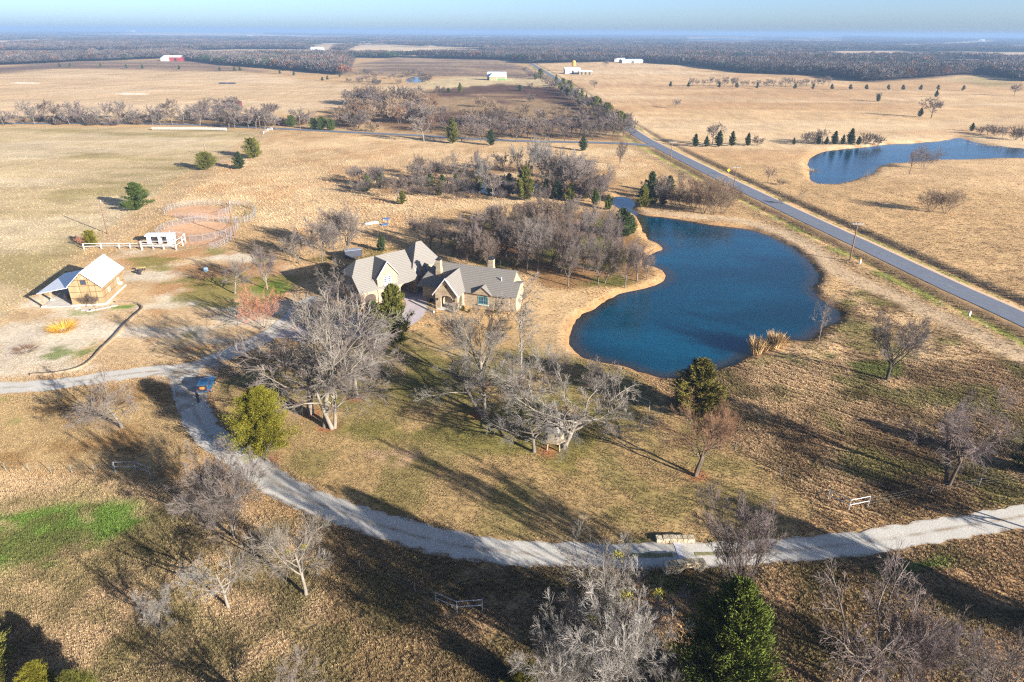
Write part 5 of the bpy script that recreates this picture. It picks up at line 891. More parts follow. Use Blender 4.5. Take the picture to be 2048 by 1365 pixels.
lr = MB(); lr.slab([(-BW - .03, -.3, BE - .12), (-BW - .03, BL_ + .9, BE - .12), (-BW - 5.3, BL_ + .9, 2.75), (-BW - 5.3, -.3, 2.75)], .08); lr.build('lean_to_roof', TIN, barn); fs = MB(); fs.box(-BW - 5.2, -BW - .2, -.1, BL_ + .7, -.1, .10); fs.build('lean_to_slab', CONCR, barn)
for yy in (.15, 3.6, 7.2, BL_ + .4): ps = MB(); ps.box(-BW - 5.05, -BW - 4.75, yy - .15, yy + .15, .10, 2.78); ps.build('post', POSTW, barn); fb = MB(); fb.box(-BW - 5.2, -BW - 4.6, yy - .3, yy + .3, .0, .3); fb.build('post_footing', CONCR, barn)
bm_ = MB(); bm_.box(-BW - 5.02, -BW - 4.78, -.2, BL_ + .8, 2.5, 2.68); bm_.build('lean_to_beam', POSTW, barn)
idt = lambda a, n, z: (a, n, z)
window(barn, idt, -BW / 2 - .45, -BW / 2 + .45, 4.0, 4.85, -.002, 1, 2, DARKW, sill=False); window(barn, idt, 2.6, 3.5, 1.5, 2.4, .002, 2, 2, CONCR, axis='n', face=1, sill=False); window(barn, idt, 7.2, 8.1, 1.5, 2.6, .002, 2, 2, CONCR, axis='n', face=1, sill=False)
lg = MB(); lg.tube((-BW / 2, -.02, 5.35), (-BW / 2, -.16, 5.35), .16, k=10); lg.build('gable_lamp', WHITE, barn); ac = MB(); ac.box(.06, .55, 7.25, 8.05, 1.2, 1.75); ac.build('window_unit', WHITE, barn, bevel=.04)
for i, (u, v, h_) in enumerate([(172, 613, 2.6), (190, 613, 2.6), (142, 604, 2.0)]): T('brush_a', u, v, h=h_, w=.65, twig='brown', bark='brown', label=['left climbing bare shrub against the barn gable', 'right climbing bare shrub against the barn gable', 'russet bare shrub at the lean-to corner of the barn'][i])
for i, (u, v) in enumerate([(154, 617), (168, 621), (176, 622), (184, 621), (196, 619), (206, 617), (217, 615), (229, 612)]):
    m_ = MB(); p = G(u, v); k = 9; ring = [(p[0] + (.42 + .1 * math.sin(i * 3 + j)) * math.cos(j * 6.283 / k) * 1.2, p[1] + (.42 + .1 * math.cos(i * 2 + j)) * math.sin(j * 6.283 / k)) for j in range(k)]; m_.add([(x, y, 0) for x, y in ring] + [(x, y, .12) for x, y in ring], [tuple(range(k, 2 * k))] + [(j, (j + 1) % k, (j + 1) % k + k, j + k) for j in range(k)]); tag(m_.build('stepping_stone', CONCR), f'{ordinal(i + 1)} stepping stone from the left before the barn gable', 'stone', 'stepping stones in front of the barn')
# low curved garden wall
GW = smooth_line(GP([(62, 752), (100, 750), (140, 744), (166, 735), (186, 720), (202, 702), (227, 678), (252, 650), (272, 632), (286, 619), (280, 612), (268, 608), (232, 606)]), .8)
m_ = MB(); tt = np.gradient(GW, axis=0); tt /= np.linalg.norm(tt, axis=1)[:, None]; nn = np.stack([-tt[:, 1], tt[:, 0]], -1); rings = [[(p[0] - q[0] * .15, p[1] - q[1] * .15, -.1), (p[0] + q[0] * .15, p[1] + q[1] * .15, -.1), (p[0] + q[0] * .15, p[1] + q[1] * .15, .38), (p[0] - q[0] * .15, p[1] - q[1] * .15, .38)] for p, q in zip(GW, nn)]
m_.loft(rings); tag(m_.build('garden_wall', POSTW), 'low curved timber edging wall round the dry garden by the barn', 'wall')

# ------------------------------------------------------------------ tree house
TH = empty('tree_house', (5.25, 70.1, 0), rad(8), 'small tree house with a steep shingled roof among the lawn oaks', 'tree house')
CREAM = simple_mat('tree_house_boards', (0.290, 0.249, 0.171), (0.232, 0.196, 0.131), 2.5, .9, stretch=(1, 1, .2))
def ngon(rx, ry, z, k=6, a0=.5): return [(rx * math.cos(2 * math.pi * (i + a0) / k), ry * math.sin(2 * math.pi * (i + a0) / k), z) for i in range(k)]
m_ = MB(); m_.loft([ngon(1.15, 1.05, 1.5), ngon(1.15, 1.05, 2.95)]); m_.build('wall', CREAM, TH); m_ = MB(); m_.loft([ngon(1.45, 1.35, 1.32), ngon(1.45, 1.35, 1.5)]); m_.build('deck', POSTW, TH)
m_ = MB(); m_.loft([ngon(1.65, 1.55, 2.80), ngon(1.62, 1.52, 2.92), ngon(1.0, .95, 3.75), ngon(.28, .25, 5.2), ngon(.05, .05, 5.6)]); m_.build('roof', SHINGLE, TH); m_ = MB(); m_.box(-.15, .4, -1.02, -.90, 2.15, 2.65); m_.build('window', DARK, TH)
for a_ in (.4, 1.9, 3.5, 5.1): m_ = MB(); m_.tube((1.1 * math.cos(a_), 1.0 * math.sin(a_), -.05), (.95 * math.cos(a_), .9 * math.sin(a_), 1.33), .10, k=7); m_.build('leg', POSTW, TH)

# ------------------------------------------------------------------ culvert head walls with separate stones
def head_wall(p, q, h, arched, label):
    p = np.array(p[:2]); q = np.array(q[:2]); L = np.linalg.norm(q - p); ang = math.atan2(*(q - p)[::-1]); o = empty('culvert_wall', (p[0], p[1], -.35), ang, label, 'wall'); rr = random.Random(int(L * 100))
    core = MB(); pr = [(0, 0)] + ([(L * .42, 0)] + arch(L * .42, L * .78, .25, .85) + [(L * .78, 0)] if arched else []) + [(L, 0), (L, h * .9), (L / 2, h), (0, h * .9)]; core.wall(pr, .05, .55); core.build('core', CSTONE, o)
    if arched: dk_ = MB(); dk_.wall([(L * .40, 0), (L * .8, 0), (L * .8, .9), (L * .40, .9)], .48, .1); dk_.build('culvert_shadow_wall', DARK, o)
    x = 0.02
    while x < L - .2:   # coping
        wd = min(rr.uniform(.45, .8), L - x); zc = h * (.9 + .1 * (1 - abs(2 * (x + wd / 2) / L - 1))); s2 = MB(); s2.box(x + .012, x + wd - .012, -.06, .70, zc + .02, zc + .20 + rr.uniform(-.02, .03)); s2.build('stone', CSTONE, o, bevel=.035); x += wd
    z = .04
    while z < h * .82:
        x = rr.uniform(0, .1); hh = rr.uniform(.22, .32)
        while x < L - .15:
            wd = min(rr.uniform(.3, .65), L - x); c_ = x + wd / 2
            if not (arched and L * .40 < c_ < L * .80 and z < .25 + .62 * math.sqrt(max(0, 1 - ((c_ - L * .6) / (L * .2)) ** 2))): s2 = MB(); s2.box(x + .018, x + wd - .018, -.05 - rr.uniform(0, .05), .06, z + .015, z + hh - .015); s2.build('stone', CSTONE, o, bevel=.03)
            x += wd
        z += hh
    return o
head_wall(G(1328, 1150), G(1410, 1142), 1.25, True, 'arched stone culvert wall on the near side of the gravel drive'); head_wall(G(1312, 1086), G(1391, 1086), .62, False, 'low stone culvert wall on the far side of the gravel drive')
# green strip growing down the middle of the drive, and a pale cross band over the culvert
MIDG = simple_mat('drive_weeds', (.12, .13, .045), (.26, .21, .11), 2.5, 1.0); i0 = np.argmin(np.hypot(*(DRIVE - G(1540, 1104)[:2]).T)); i1 = np.argmin(np.hypot(*(DRIVE - G(1372, 1110)[:2]).T)); strip('drive_verge', DRIVE[i0:i1], .24, .075, MIDG, .2, 3, 12, js=.7); i0 = np.argmin(np.hypot(*(DRIVE - G(1350, 1110)[:2]).T)); i1 = np.argmin(np.hypot(*(DRIVE - G(1225, 1112)[:2]).T)); strip('drive_verge', DRIVE[i0:i1], .30, .075, MIDG, .22, 3, 13, js=.7)
PALEG = gravel_mat('pale_caliche', tuple(lin(240, 234, 222)), tuple(lin(210, 195, 170)), .1); strip('caliche_band', smooth_line([G(1352, 1086)[:2], G(1357, 1100)[:2], G(1364, 1122)[:2]], .4), .28, .08, PALEG, .16, 3, 14)

# ------------------------------------------------------------------ fences, poles, pens
def lift(p): return np.array([p[0], p[1], gz1(p[0], p[1])])
def brace(pts, label, h=1.45):
    P = [lift(G(u, v)) for u, v in pts]; o = empty('pipe_brace', tuple(P[0]), 0, label, 'fence'); P = [p - P[0] for p in P]
    for p in P: m_ = MB(); m_.tube(tuple(p - [0, 0, .2]), tuple(p + [0, 0, h]), .05, k=8); m_.build('post', GALV, o)
    for a, b_ in zip(P[:-1], P[1:]):
        for k in (.55, .97): m_ = MB(); m_.tube(tuple(a + [0, 0, h * k]), tuple(b_ + [0, 0, h * k]), .042, k=7); m_.build('rail', GALV, o)
brace([(232, 947), (273, 946), (302, 957)], 'galvanised pipe corner brace left of the drive bend'); brace([(872, 1210), (914, 1228), (965, 1224)], 'galvanised pipe corner brace in the lower field below the drive'); brace([(1655, 1002), (1696, 1023), (1735, 1015)], 'galvanised pipe corner brace above the right end of the drive'); brace([(1276, 812), (1298, 823)], 'short pipe brace at the pond end of the lawn fence')
TPOST = simple_mat('fence_post', (.20, .22, .20), (.12, .12, .11), 3, .8)
def wire_fence(pts, label, h=1.2, every=4.2, r=.035, wires=3, mat=None, name='wire_fence'):
    Lp = smooth_line(GP(pts) if not isinstance(pts, np.ndarray) else pts, every); o = empty(name, (Lp[0][0], Lp[0][1], 0), 0, label, 'fence'); Z0 = gz(Lp[:, 0], Lp[:, 1]); Q = np.column_stack([Lp - Lp[0], Z0])
    for q in Q: m_ = MB(); m_.tube(tuple(q - [0, 0, .2]), tuple(q + [0, 0, h]), r, k=5); m_.build('post', mat or TPOST, o)
    for k in range(wires):
        m_ = MB()
        for a, b_ in zip(Q[:-1], Q[1:]): m_.tube(tuple(a + [0, 0, h * (.35 + .6 * k / max(1, wires - 1))]), tuple(b_ + [0, 0, h * (.35 + .6 * k / max(1, wires - 1))]), .006, k=3, caps=False)
        m_.build('wire', TPOST, o)
wire_fence([(-60, 942), (13, 945), (60, 947), (104, 950), (145, 949), (190, 948), (230, 947)], 'wire fence running left from the pipe brace by the drive bend', every=3.2); wire_fence([(1298, 823), (1380, 852), (1470, 902), (1560, 952), (1655, 1002)], 'wire fence along the right edge of the lawn', every=5); wire_fence([(720, 1140), (830, 1186), (872, 1210)], 'wire fence left of the lower pipe brace', every=4); wire_fence([(965, 1224), (1020, 1222), (1120, 1210), (1255, 1195)], 'wire fence right of the lower pipe brace', every=4); wire_fence([(1735, 1015), (1860, 990), (2060, 962)], 'wire fence right of the upper pipe brace', every=5)
i0 = np.argmin(np.abs(ROAD[:, 1] - 95)); i1 = np.argmin(np.abs(ROAD[:, 1] - 300)); tg = np.gradient(ROAD, axis=0); tg /= np.linalg.norm(tg, axis=1)[:, None]; wire_fence(ROAD[i0:i1:2] - np.stack([tg[:, 1], -tg[:, 0]], -1)[i0:i1:2] * 10.2, 'pale wire fence between the pond dam and the main road', every=7, mat=GALV)
wire_fence([(20, 615), (150, 520), (240, 440), (345, 365), (440, 310), (530, 262)], 'wire fence along the left side of the field track', every=6, mat=POSTW)
def pole(u, v, top, label, arm=True, mat=None, h=None):
    g = lift(G(u, v)); h = h or height_for(u, v, top); o = empty('utility_pole', tuple(g), 0, label, 'pole', 'utility poles'); m_ = MB(); m_.tube((0, 0, -.3), (0, 0, h), .17, .11, k=10); m_.build('pole', POLEW, o)
    if arm:
        m_ = MB(); m_.box(-1.2, 1.2, -.16, -.03, h - .45, h - .31); a_ = m_.build('crossarm', GALV, o)
        for x in (-1.1, -.4, .4, 1.1): m_ = MB(); m_.tube((x, -.09, h - .31), (x, -.09, h - .08), .05, .03, k=6); m_.build('insulator', WHITE, a_)
    else:
        m_ = MB(); m_.tube((.2, 0, h - .9), (.2, 0, h - .3), .13, k=8); m_.build('transformer', GALV, o)
    return o
pole(215, 468, 398, 'wooden pole by the field track behind the timber barn', False); pole(468, 472, 400, 'leaning dark pole at the right of the round pens', False); pole(1699, 524, 447, 'nearest wooden pole with a crossarm beside the main road'); pole(1467, 380, 335, 'second nearest roadside pole with a crossarm, before the yellow sign'); pole(1341, 324, 281, 'third roadside pole with a crossarm, nearer than the junction'); pole(1269, 272, 235, 'farthest roadside pole with a crossarm, at the junction'); pole(411, 310, 287, 'short wooden pole behind the round cedar by the track', False); pole(523, 275, 231, 'wooden pole at the gate where the track meets the crossroad', False); pole(602, 268, 231, 'wooden pole along the crossroad right of the track gate', False)
wr = empty('power_line', tuple(lift(G(1699, 524))), 0, 'thin power wires strung along the roadside poles', 'wires'); base = Vector(wr.location); pl_ = [(*lift(G(u, v))[:2], lift(G(u, v))[2] + height_for(u, v, t) - .1) for u, v, t in ((2260, 760, 640), (1699, 524, 447), (1467, 380, 335), (1341, 324, 281), (1269, 272, 235))]
for off in (-1.1, .4, 1.1):
    m_ = MB()
    for a, b_ in zip(pl_[:-1], pl_[1:]):
        prev = None
        for k in range(13): t_ = k / 12; q = Vector((a[0] + (b_[0] - a[0]) * t_ + off, a[1] + (b_[1] - a[1]) * t_ - .09, a[2] + (b_[2] - a[2]) * t_ - 1.0 * 4 * t_ * (1 - t_))) - base; prev is not None and m_.tube(prev, q, .012, k=3, caps=False); prev = q
    m_.build('wire', DARK, wr)
YEL = simple_mat('yellow_sign', (.75, .48, .02), (.70, .44, .02), 1, .5); g = lift(G(1456, 353)); o = empty('road_sign', tuple(g), rad(-5), 'yellow diamond warning sign beside the main road', 'sign'); m_ = MB(); m_.tube((0, 0, -.2), (0, 0, 2.0), .035, k=6); m_.build('post', GALV, o); m_ = MB(); m_.wall([(0, 1.35), (.6, 1.95), (0, 2.55), (-.6, 1.95)], -.06, .02); m_.build('sign_plate', YEL, o)
ORG = simple_mat('orange_cap', (.75, .18, .03), (.65, .15, .03), 1, .6)
for (u, v, hh, lb) in ((1719, 531, 1.2, 'white marker post with an orange cap beside the nearest pole'), (1939, 630, 1.0, 'white marker box farther right along the road fence')):
    g = lift(G(u, v)); o = empty('marker_post', tuple(g), 0, lb, 'post'); m_ = MB(); m_.box(-.18, .18, -.14, .14, -.1, hh * .8); m_.build('body', WHITE, o, bevel=.03); m_ = MB(); m_.box(-.19, .19, -.15, .15, hh * .8, hh); m_.build('cap', ORG if hh > 1.1 else GALV, o, bevel=.02)
# round pens of pipe panels
panel_me = MB()
for z in (.25, .55, .85, 1.15, 1.45, 1.65): panel_me.tube((0, 0, z), (3.0, 0, z), .026, k=4)
for x in (.02, 1.5, 2.98): panel_me.tube((x, 0, 0), (x, 0, 1.7), .028, k=4)
panel_me = panel_me.mesh('pen_panel'); panel_me.materials.append(GALV)
def pen(name, pts, label, closed=False):
    o = empty(name, (pts[0][0], pts[0][1], 0), 0, label, 'pen')
    for i in range(len(pts) - (0 if closed else 1)):
        a = pts[i]; b_ = pts[(i + 1) % len(pts)]; L = math.hypot(b_[0] - a[0], b_[1] - a[1]); c_ = bpy.data.objects.new('fence_panel', panel_me); COL.objects.link(c_); c_.parent = o; c_.location = (a[0] - pts[0][0], a[1] - pts[0][1], gz1(*a)); c_.rotation_euler[2] = math.atan2(b_[1] - a[1], b_[0] - a[0]); c_.scale = (L / 3.0, 1, 1)
    return o
c1 = G(397, 463); c2_ = G(397, 424)
pen('round_pen', [(c1[0] + 9.4 * math.cos(a), c1[1] + 10 * math.sin(a)) for a in np.linspace(-1.35, 3.6, 17)], 'nearer round pen of pipe panels on orange dirt'); pen('round_pen', [(c2_[0] + 8.6 * math.cos(a), c2_[1] + 8.5 * math.sin(a)) for a in np.linspace(-.55, 3.75, 14)], 'farther round pen of pipe panels behind the nearer one')
pen('side_pen', [tuple(G(u, v)[:2]) for u, v in ((438, 447), (455, 446), (472, 445), (490, 446), (503, 441), (511, 432), (512, 421), (500, 414), (480, 412), (462, 412))], 'small curved pipe pen right of the round pens'); pen('side_pen', [tuple(G(u, v)[:2]) for u, v in ((420, 500), (436, 497), (450, 491), (462, 482), (464, 472))], 'short curved run of pipe panels below the leaning pole'); pen('gate_panel', [tuple(G(u, v)[:2]) for u, v in ((352, 437), (379, 439), (396, 438), (413, 438))], 'straight run of pipe panels dividing the two round pens')
# white loafing shed and white rail fence
sh = empty('animal_shed', tuple(lift(G(290, 489))), rad(3), 'small white animal shed with a curved roof beside the round pens', 'shed'); m_ = MB(); m_.box(.6, 1.6, 0, .08, 0, 1.9); m_.box(3.2, 3.3, 0, 2.6, 0, 1.9); m_.box(5.2, 6.2, 0, 1.8, 0, 2.1); m_.box(.6, 6.2, 2.61, 2.7, 0, 2.0); m_.build('wall', WHITE, sh); m_ = MB(); m_.loft([[(x, y, z + .05) for y, z in ((-.3, 2.05), (.9, 2.3), (2.0, 2.3), (2.9, 2.0), (2.9, 1.95), (2.0, 2.22), (.9, 2.22), (-.3, 1.98))] for x in (.3, 6.3)]); m_.build('roof', TIN, sh)
def rail_fence(pts, h, label, rails=(.5, .95)):
    P = [lift(G(u, v)) for u, v in pts]; o = empty('rail_fence', tuple(P[0]), 0, label, 'fence'); P = [p - P[0] for p in P]
    for p in P: m_ = MB(); m_.box(p[0] - .1, p[0] + .1, p[1] - .1, p[1] + .1, p[2] - .2, p[2] + h); m_.build('post', WHITE, o)
    for a, b_ in zip(P[:-1], P[1:]):
        for k in rails: m_ = MB(); m_.tube(tuple(a + [0, -.12, h * k]), tuple(b_ + [0, -.12, h * k]), .07, k=4); m_.build('rail', WHITE, o)
rail_fence([(168, 498), (203, 497), (239, 497), (261, 497), (284, 498), (307, 498), (328, 499), (353, 499)], 1.35, 'white rail fence running from the cedar shrub to the animal shed'); rail_fence([(284, 500), (353, 500), (366, 492), (371, 484), (342, 478)], 2.2, 'tall white pipe enclosure round the animal shed', (.5, .97)); rail_fence([(527, 268), (536, 263), (545, 261)], 1.3, 'white gate where the field track meets the crossroad', (.3, .6, .95))

# ------------------------------------------------------------------ car, person
def car(name, u, v, rz, paint, label, tailgate):
    g = lift(G(u, v)); o = empty(name, (g[0], g[1], .06), rz, label, 'car'); W, L = .95, 2.35; o.scale = (.9, .9, .9)
    def ring(y, w, z0, z1, c=.12): return [(-w + c, y, z0), (w - c, y, z0), (w, y, z0 + c), (w, y, z1 - c), (w - c, y, z1), (-w + c, y, z1), (-w, y, z1 - c), (-w, y, z0 + c)]
    m_ = MB(); m_.loft([ring(-L, W * .93, .45, .98), ring(-L + .12, W * .98, .35, 1.02), ring(-1.2, W, .3, 1.05), ring(.6, W, .3, 1.05), ring(1.3, W * .99, .3, 1.02), ring(2.0, W * .95, .32, .94), ring(L, W * .86, .42, .80)]); body = m_.build('body', paint, o, smooth=True, bevel=.05)
    cb = MB(); rb = [ring(-L + .08, W * .86, 1.03, 1.08, .02), ring(-L + .30, W * .82, 1.03, 1.62, .08), ring(-1.2, W * .82, 1.03, 1.72, .08), ring(.1, W * .81, 1.03, 1.70, .08), ring(1.05, W * .80, 1.03, 1.10, .02)]; cb.loft(rb); cb.build('cabin_glass', GLASS, o)
    rp = MB(); rp.loft([ring(-L + .32, W * .80, 1.64, 1.70, .02), ring(-1.2, W * .80, 1.71, 1.77, .02), ring(.05, W * .79, 1.69, 1.75, .02)]); rp.build('roof', paint, o); sr_ = MB(); sr_.box(-.5, .5, -1.25, -.1, 1.768, 1.785); sr_.build('sunroof', GLASS, o)
    for sx in (-1, 1):
        for y in (-1.45, 1.4): t_ = MB(); t_.tube((sx * (W - .20), y, .34), (sx * (W + .02), y, .34), .35, k=16); wh = t_.build('wheel', DARK, o); r2 = MB(); r2.tube((sx * (W + .015), y, .34), (sx * (W + .035), y, .34), .20, k=12); r2.build('rim', GALV, wh)
        t_ = MB(); t_.box(sx * .84 - .08, sx * .84 + .08, -L - .03, -L + .05, .62, .95); t_.build('tail_light', simple_mat('tail_lamp', (.35, .02, .02), None, 1, .3), o); t_ = MB(); t_.box(sx * .68 - .14, sx * .68 + .14, L - .06, L + .02, .58, .72); t_.build('headlight', WHITE, o); t_ = MB(); t_.box(min(sx * W, sx * (W + .18)), max(sx * W, sx * (W + .18)), .72, .88, 1.02, 1.16); t_.build('mirror', paint, o); t_ = MB()
        t_.slab([(sx * (W * .83), -1.9, 1.56), (sx * (W * .83), -.1, 1.64), (sx * (W * .90), .5, 1.12), (sx * (W * .90), -2.0, 1.10)], .0); 
    if tailgate:
        bay = MB(); bay.box(-.68, .68, -L - .012, -L + .02, .62, 1.02); bay.box(-.66, .66, -L + .02, -L + .28, 1.03, 1.6); bay.build('cargo_bay', DARK, o); tg_ = MB(); tg_.slab([(-.74, -L + .30, 1.72), (.74, -L + .30, 1.72), (.70, -L - .75, 2.02), (-.70, -L - .75, 2.02)], .07); tg_.build('tailgate', paint, o)
    return o
PAINT = simple_mat('blue_car_paint', (.03, .13, .26), (.025, .11, .22), 1, .25, .35, spec=.6); PAINT2 = simple_mat('silver_blue_paint', (.20, .24, .32), (.16, .2, .27), 1, .3, .4, spec=.6)
cr = car('parked_car', 414.5, 777, rad(9), PAINT, 'blue car stopped on the gravel drive with its tailgate open', True)
ob = MB(); ob.loft([[(x * k, y * k, z) for x, y in ((-.5, -.2), (.5, -.2), (.55, .1), (.5, .25), (-.5, .25), (-.55, .1))] for z, k in ((0, .55), (.15, .6), (.3, .5))]); g = G(414.5, 777); oo = ob.build('cargo_bag', ORG); oo.location = (g[0] + math.sin(rad(9)) * 2.08, g[1] - math.cos(rad(9)) * 2.08, 1.0); oo.rotation_euler[2] = rad(9); tag(oo, 'orange bag on the tailgate sill of the blue car', 'bag')
car('parked_car', 678, 584, rad(60), PAINT2, 'silver-blue car parked behind bare trees at the left end of the garage', False)
def skinned(name, verts, edges, radii, mat, parent, root=0):
    me = bpy.data.meshes.new(name); me.from_pydata(verts, edges, []); o = link_mesh(name, me, mat, parent); o.modifiers.new('skin', 'SKIN').use_smooth_shade = True
    for i, r_ in enumerate(radii): sv = me.skin_vertices[0].data[i]; sv.radius = (r_, r_) if not isinstance(r_, tuple) else r_; sv.use_root = (i == root)
    sb = o.modifiers.new('sub', 'SUBSURF'); sb.levels = 1; sb.render_levels = 1; return o
g = lift(G(397, 806)); per = empty('person', (g[0], g[1], .06), rad(-35), 'person in dark clothes standing behind the open tailgate of the blue car', 'person')
SKIN = simple_mat('skin', (.45, .27, .19), None, 3, .6); NAVY = simple_mat('dark_jacket', (.02, .024, .04), None, 3, .9); JEAN = simple_mat('dark_trousers', (.045, .05, .075), None, 3, .9); HAIR = simple_mat('dark_hair', (.025, .016, .012), None, 4, .8)
bv = [(0, 0, .93), (0, 0, 1.15), (0, .01, 1.38), (0, .02, 1.50), (0, .04, 1.62), (0, .04, 1.74), (.1, 0, .88), (.11, .02, .48), (.11, -.02, .09), (.11, .12, .04), (-.1, 0, .88), (-.11, .06, .48), (-.12, .0, .09), (-.12, .14, .04), (.19, 0, 1.42), (.25, .03, 1.14), (.2, .24, 1.02), (.18, .33, 1.0), (-.19, 0, 1.42), (-.25, .05, 1.14), (-.19, .26, 1.05), (-.17, .35, 1.03)]
be = [(0, 1), (1, 2), (2, 3), (3, 4), (4, 5), (0, 6), (6, 7), (7, 8), (8, 9), (0, 10), (10, 11), (11, 12), (12, 13), (2, 14), (14, 15), (15, 16), (16, 17), (2, 18), (18, 19), (19, 20), (20, 21)]
br_ = [.13, .12, .14, .055, .09, .08, .085, .06, .04, .035, .085, .06, .04, .035, .06, .045, .032, .035, .06, .045, .032, .035]; skinned('body', bv, be, br_, SKIN, per)
skinned('jacket', [bv[i] for i in (0, 1, 2, 14, 15, 16, 18, 19, 20)], [(0, 1), (1, 2), (2, 3), (3, 4), (4, 5), (2, 6), (6, 7), (7, 8)], [.155, .145, .165, .08, .065, .05, .08, .065, .05], NAVY, per); skinned('trousers', [bv[i] for i in (0, 6, 7, 8, 10, 11, 12)], [(0, 1), (1, 2), (2, 3), (0, 4), (4, 5), (5, 6)], [.145, .105, .08, .062, .105, .08, .062], JEAN, per); skinned('hair', [(0, .02, 1.68), (0, .02, 1.79)], [(0, 1)], [.1, .085], HAIR, per)
for s in (.11, -.12): m_ = MB(); m_.box(s - .055, s + .055, -.08, .2, 0, .1); m_.build('shoe', DARK, per, bevel=.03)

# ------------------------------------------------------------------ yard things
BLUEB = simple_mat('light_blue_plastic', (.30, .45, .58), (.26, .4, .52), 2, .5); g = lift(G(412, 543)); m_ = MB(); k_ = [[(r_ * math.cos(a), r_ * math.sin(a), z) for a in np.linspace(0, 6.283, 13)[:-1]] for z, r_ in ((0, .42), (.05, .45), (.4, .47), (.75, .45), (.8, .40))]; m_.loft(k_); o = m_.build('water_tub', BLUEB, None, tuple(g)); tag(o, 'light blue water tub in the yard left of the bare yard trees', 'tub')
g = lift(G(283, 541)); o = empty('picnic_table', tuple(g), rad(20), 'small wooden picnic table behind the barn', 'table'); m_ = MB(); m_.box(-.9, .9, -.4, .4, .70, .76); m_.build('table_top', simple_mat('yellow_wood', (.5, .36, .12), None, 2, .8), o)
for sy in (-.75, .75): m_ = MB(); m_.box(-.9, .9, sy - .14, sy + .14, .42, .47); m_.build('bench', DARKW, o)
for sx in (-.65, .65): m_ = MB(); m_.box(sx - .05, sx + .05, -.8, .8, .32, .40); m_.tube((sx, -.6, 0), (sx, -.2, .7), .05, k=4); m_.tube((sx, .6, 0), (sx, .2, .7), .05, k=4); m_.build('leg', DARKW, o)
g = lift(G(280, 549)); m_ = MB(); m_.loft([[(r_ * math.cos(a), r_ * .7 * math.sin(a), z) for a in np.linspace(0, 6.283, 11)[:-1]] for z, r_ in ((.0, .3), (.5, .32), (.62, .5), (.9, .5), (1.05, .3))]); tag(m_.build('grill', DARK, None, tuple(g)), 'dark grill beside the picnic table behind the barn', 'grill')
TRL = simple_mat('dark_trailer', (.035, .04, .055), (.028, .03, .04), 1, .5); g = lift(G(706, 517)); o = empty('trailer', tuple(g), rad(25), 'dark box trailer parked behind the garage roof', 'trailer'); m_ = MB(); m_.box(-1.9, 1.9, -.9, .9, .5, 2.0); m_.build('body', TRL, o, bevel=.1); m_ = MB(); m_.box(-1.85, 1.85, -.85, .85, 2.0, 2.07); m_.build('roof', GALV, o)
for sx in (-.5, .4): m_ = MB(); m_.tube((sx, -.92, .36), (sx, -.7, .36), .36, k=12); m_.tube((sx, .7, .36), (sx, .92, .36), .36, k=12); m_.build('wheel', DARK, o)
rr = random.Random(5); BLM = simple_mat('blue_sheet_metal', (.12, .20, .36), (.08, .13, .25), 2, .4)
for i, (u, v) in enumerate([(734, 451), (742, 449), (751, 448)]): g = lift(G(u, v)); m_ = MB(); m_.loft([[(1.0 * k * math.cos(a) * rr.uniform(.8, 1.2), .8 * k * math.sin(a), z) for a in np.linspace(0, 6.283, 8)[:-1]] for z, k in ((0, .8), (.35, .9), (.6, .5))]); tag(m_.build('pale_boulder', CONCR, None, tuple(g)), f'{ORD[i]} pale boulder from the left in the row behind the house', 'boulder', 'pale boulders behind the house')
for i, (u, v) in enumerate([(773, 441), (770, 452)]): g = lift(G(u, v)); m_ = MB(); m_.slab([(-.9, -.5, .3), (.9, -.6, .45), (.8, .6, .5), (-.9, .5, .35)], .06); m_.box(-.7, .7, -.4, .4, 0, .25); tag(m_.build('scrap_sheet', BLM, None, tuple(g)), ['upper blue metal sheet on the scrap heap behind the house', 'lower blue metal sheet on the scrap heap behind the house'][i], 'scrap')
def clump(name, u, v, h, wd, blades, c1, label, cat, seed):
    me = tuft_mesh(name, blades, seed, spread=wd / h * 1.1, height=1.0, wid=.018); me.materials.append(foliage_mat(name + '_blades', tuple(x * .8 for x in c1), tuple(x * 1.2 for x in c1))); o = link_mesh(name, me); g = lift(G(u, v)); o.location = (g[0], g[1], g[2] - .1); o.scale = (h,) * 3; tag(o, label, cat); return o
clump('ornamental_grass', 126, 660, 1.3, 3.0, 500, (.62, .33, .04), 'golden orange ornamental grass clump in the dry garden', 'shrub', 3); clump('heap_of_cuttings', 52, 702, .8, 2.4, 300, (.16, .08, .04), 'brown heap of cuttings left in the dry garden', 'heap', 4)
for i, (u, v, h_, w_) in enumerate([(1512, 706, 3.4, 1.5), (1524, 701, 2.2, 1.4), (1536, 697, 2.0, 1.4), (1549, 694, 3.3, 1.5), (1562, 688, 2.0, 1.3)]): clump('reed_clump', u, v, h_, w_, 260, (.50, .33, .15), f'{ORD[i]} tan reed clump from the left on the near right shore', 'reeds', 10 + i)
for i in range(11): clump('reed_clump', 1932 + i * 8, 285 + i * 1.0, 2.2, 3.0, 120, (.36, .26, .15), f'{ORD[i]} reed clump from the left along the far shore of the upper pond', 'reeds', 20 + i)
clump('reed_clump', 1628, 340, 2.0, 2.6, 120, (.40, .29, .16), 'lone reed clump in the left end of the upper pond', 'reeds', 40)
BALE = simple_mat('wrapped_bale', (.36, .33, .27), (.28, .25, .2), 1.0, .7)
bme = MB(); bme.loft([[(x, r_ * math.cos(a), .8 + r_ * math.sin(a)) for a in np.linspace(0, 6.283, 15)[:-1]] for x, r_ in ((-.72, .6), (-.7, .78), (.7, .78), (.72, .6))]); bme = bme.mesh('hay_bale'); bme.materials.append(BALE)
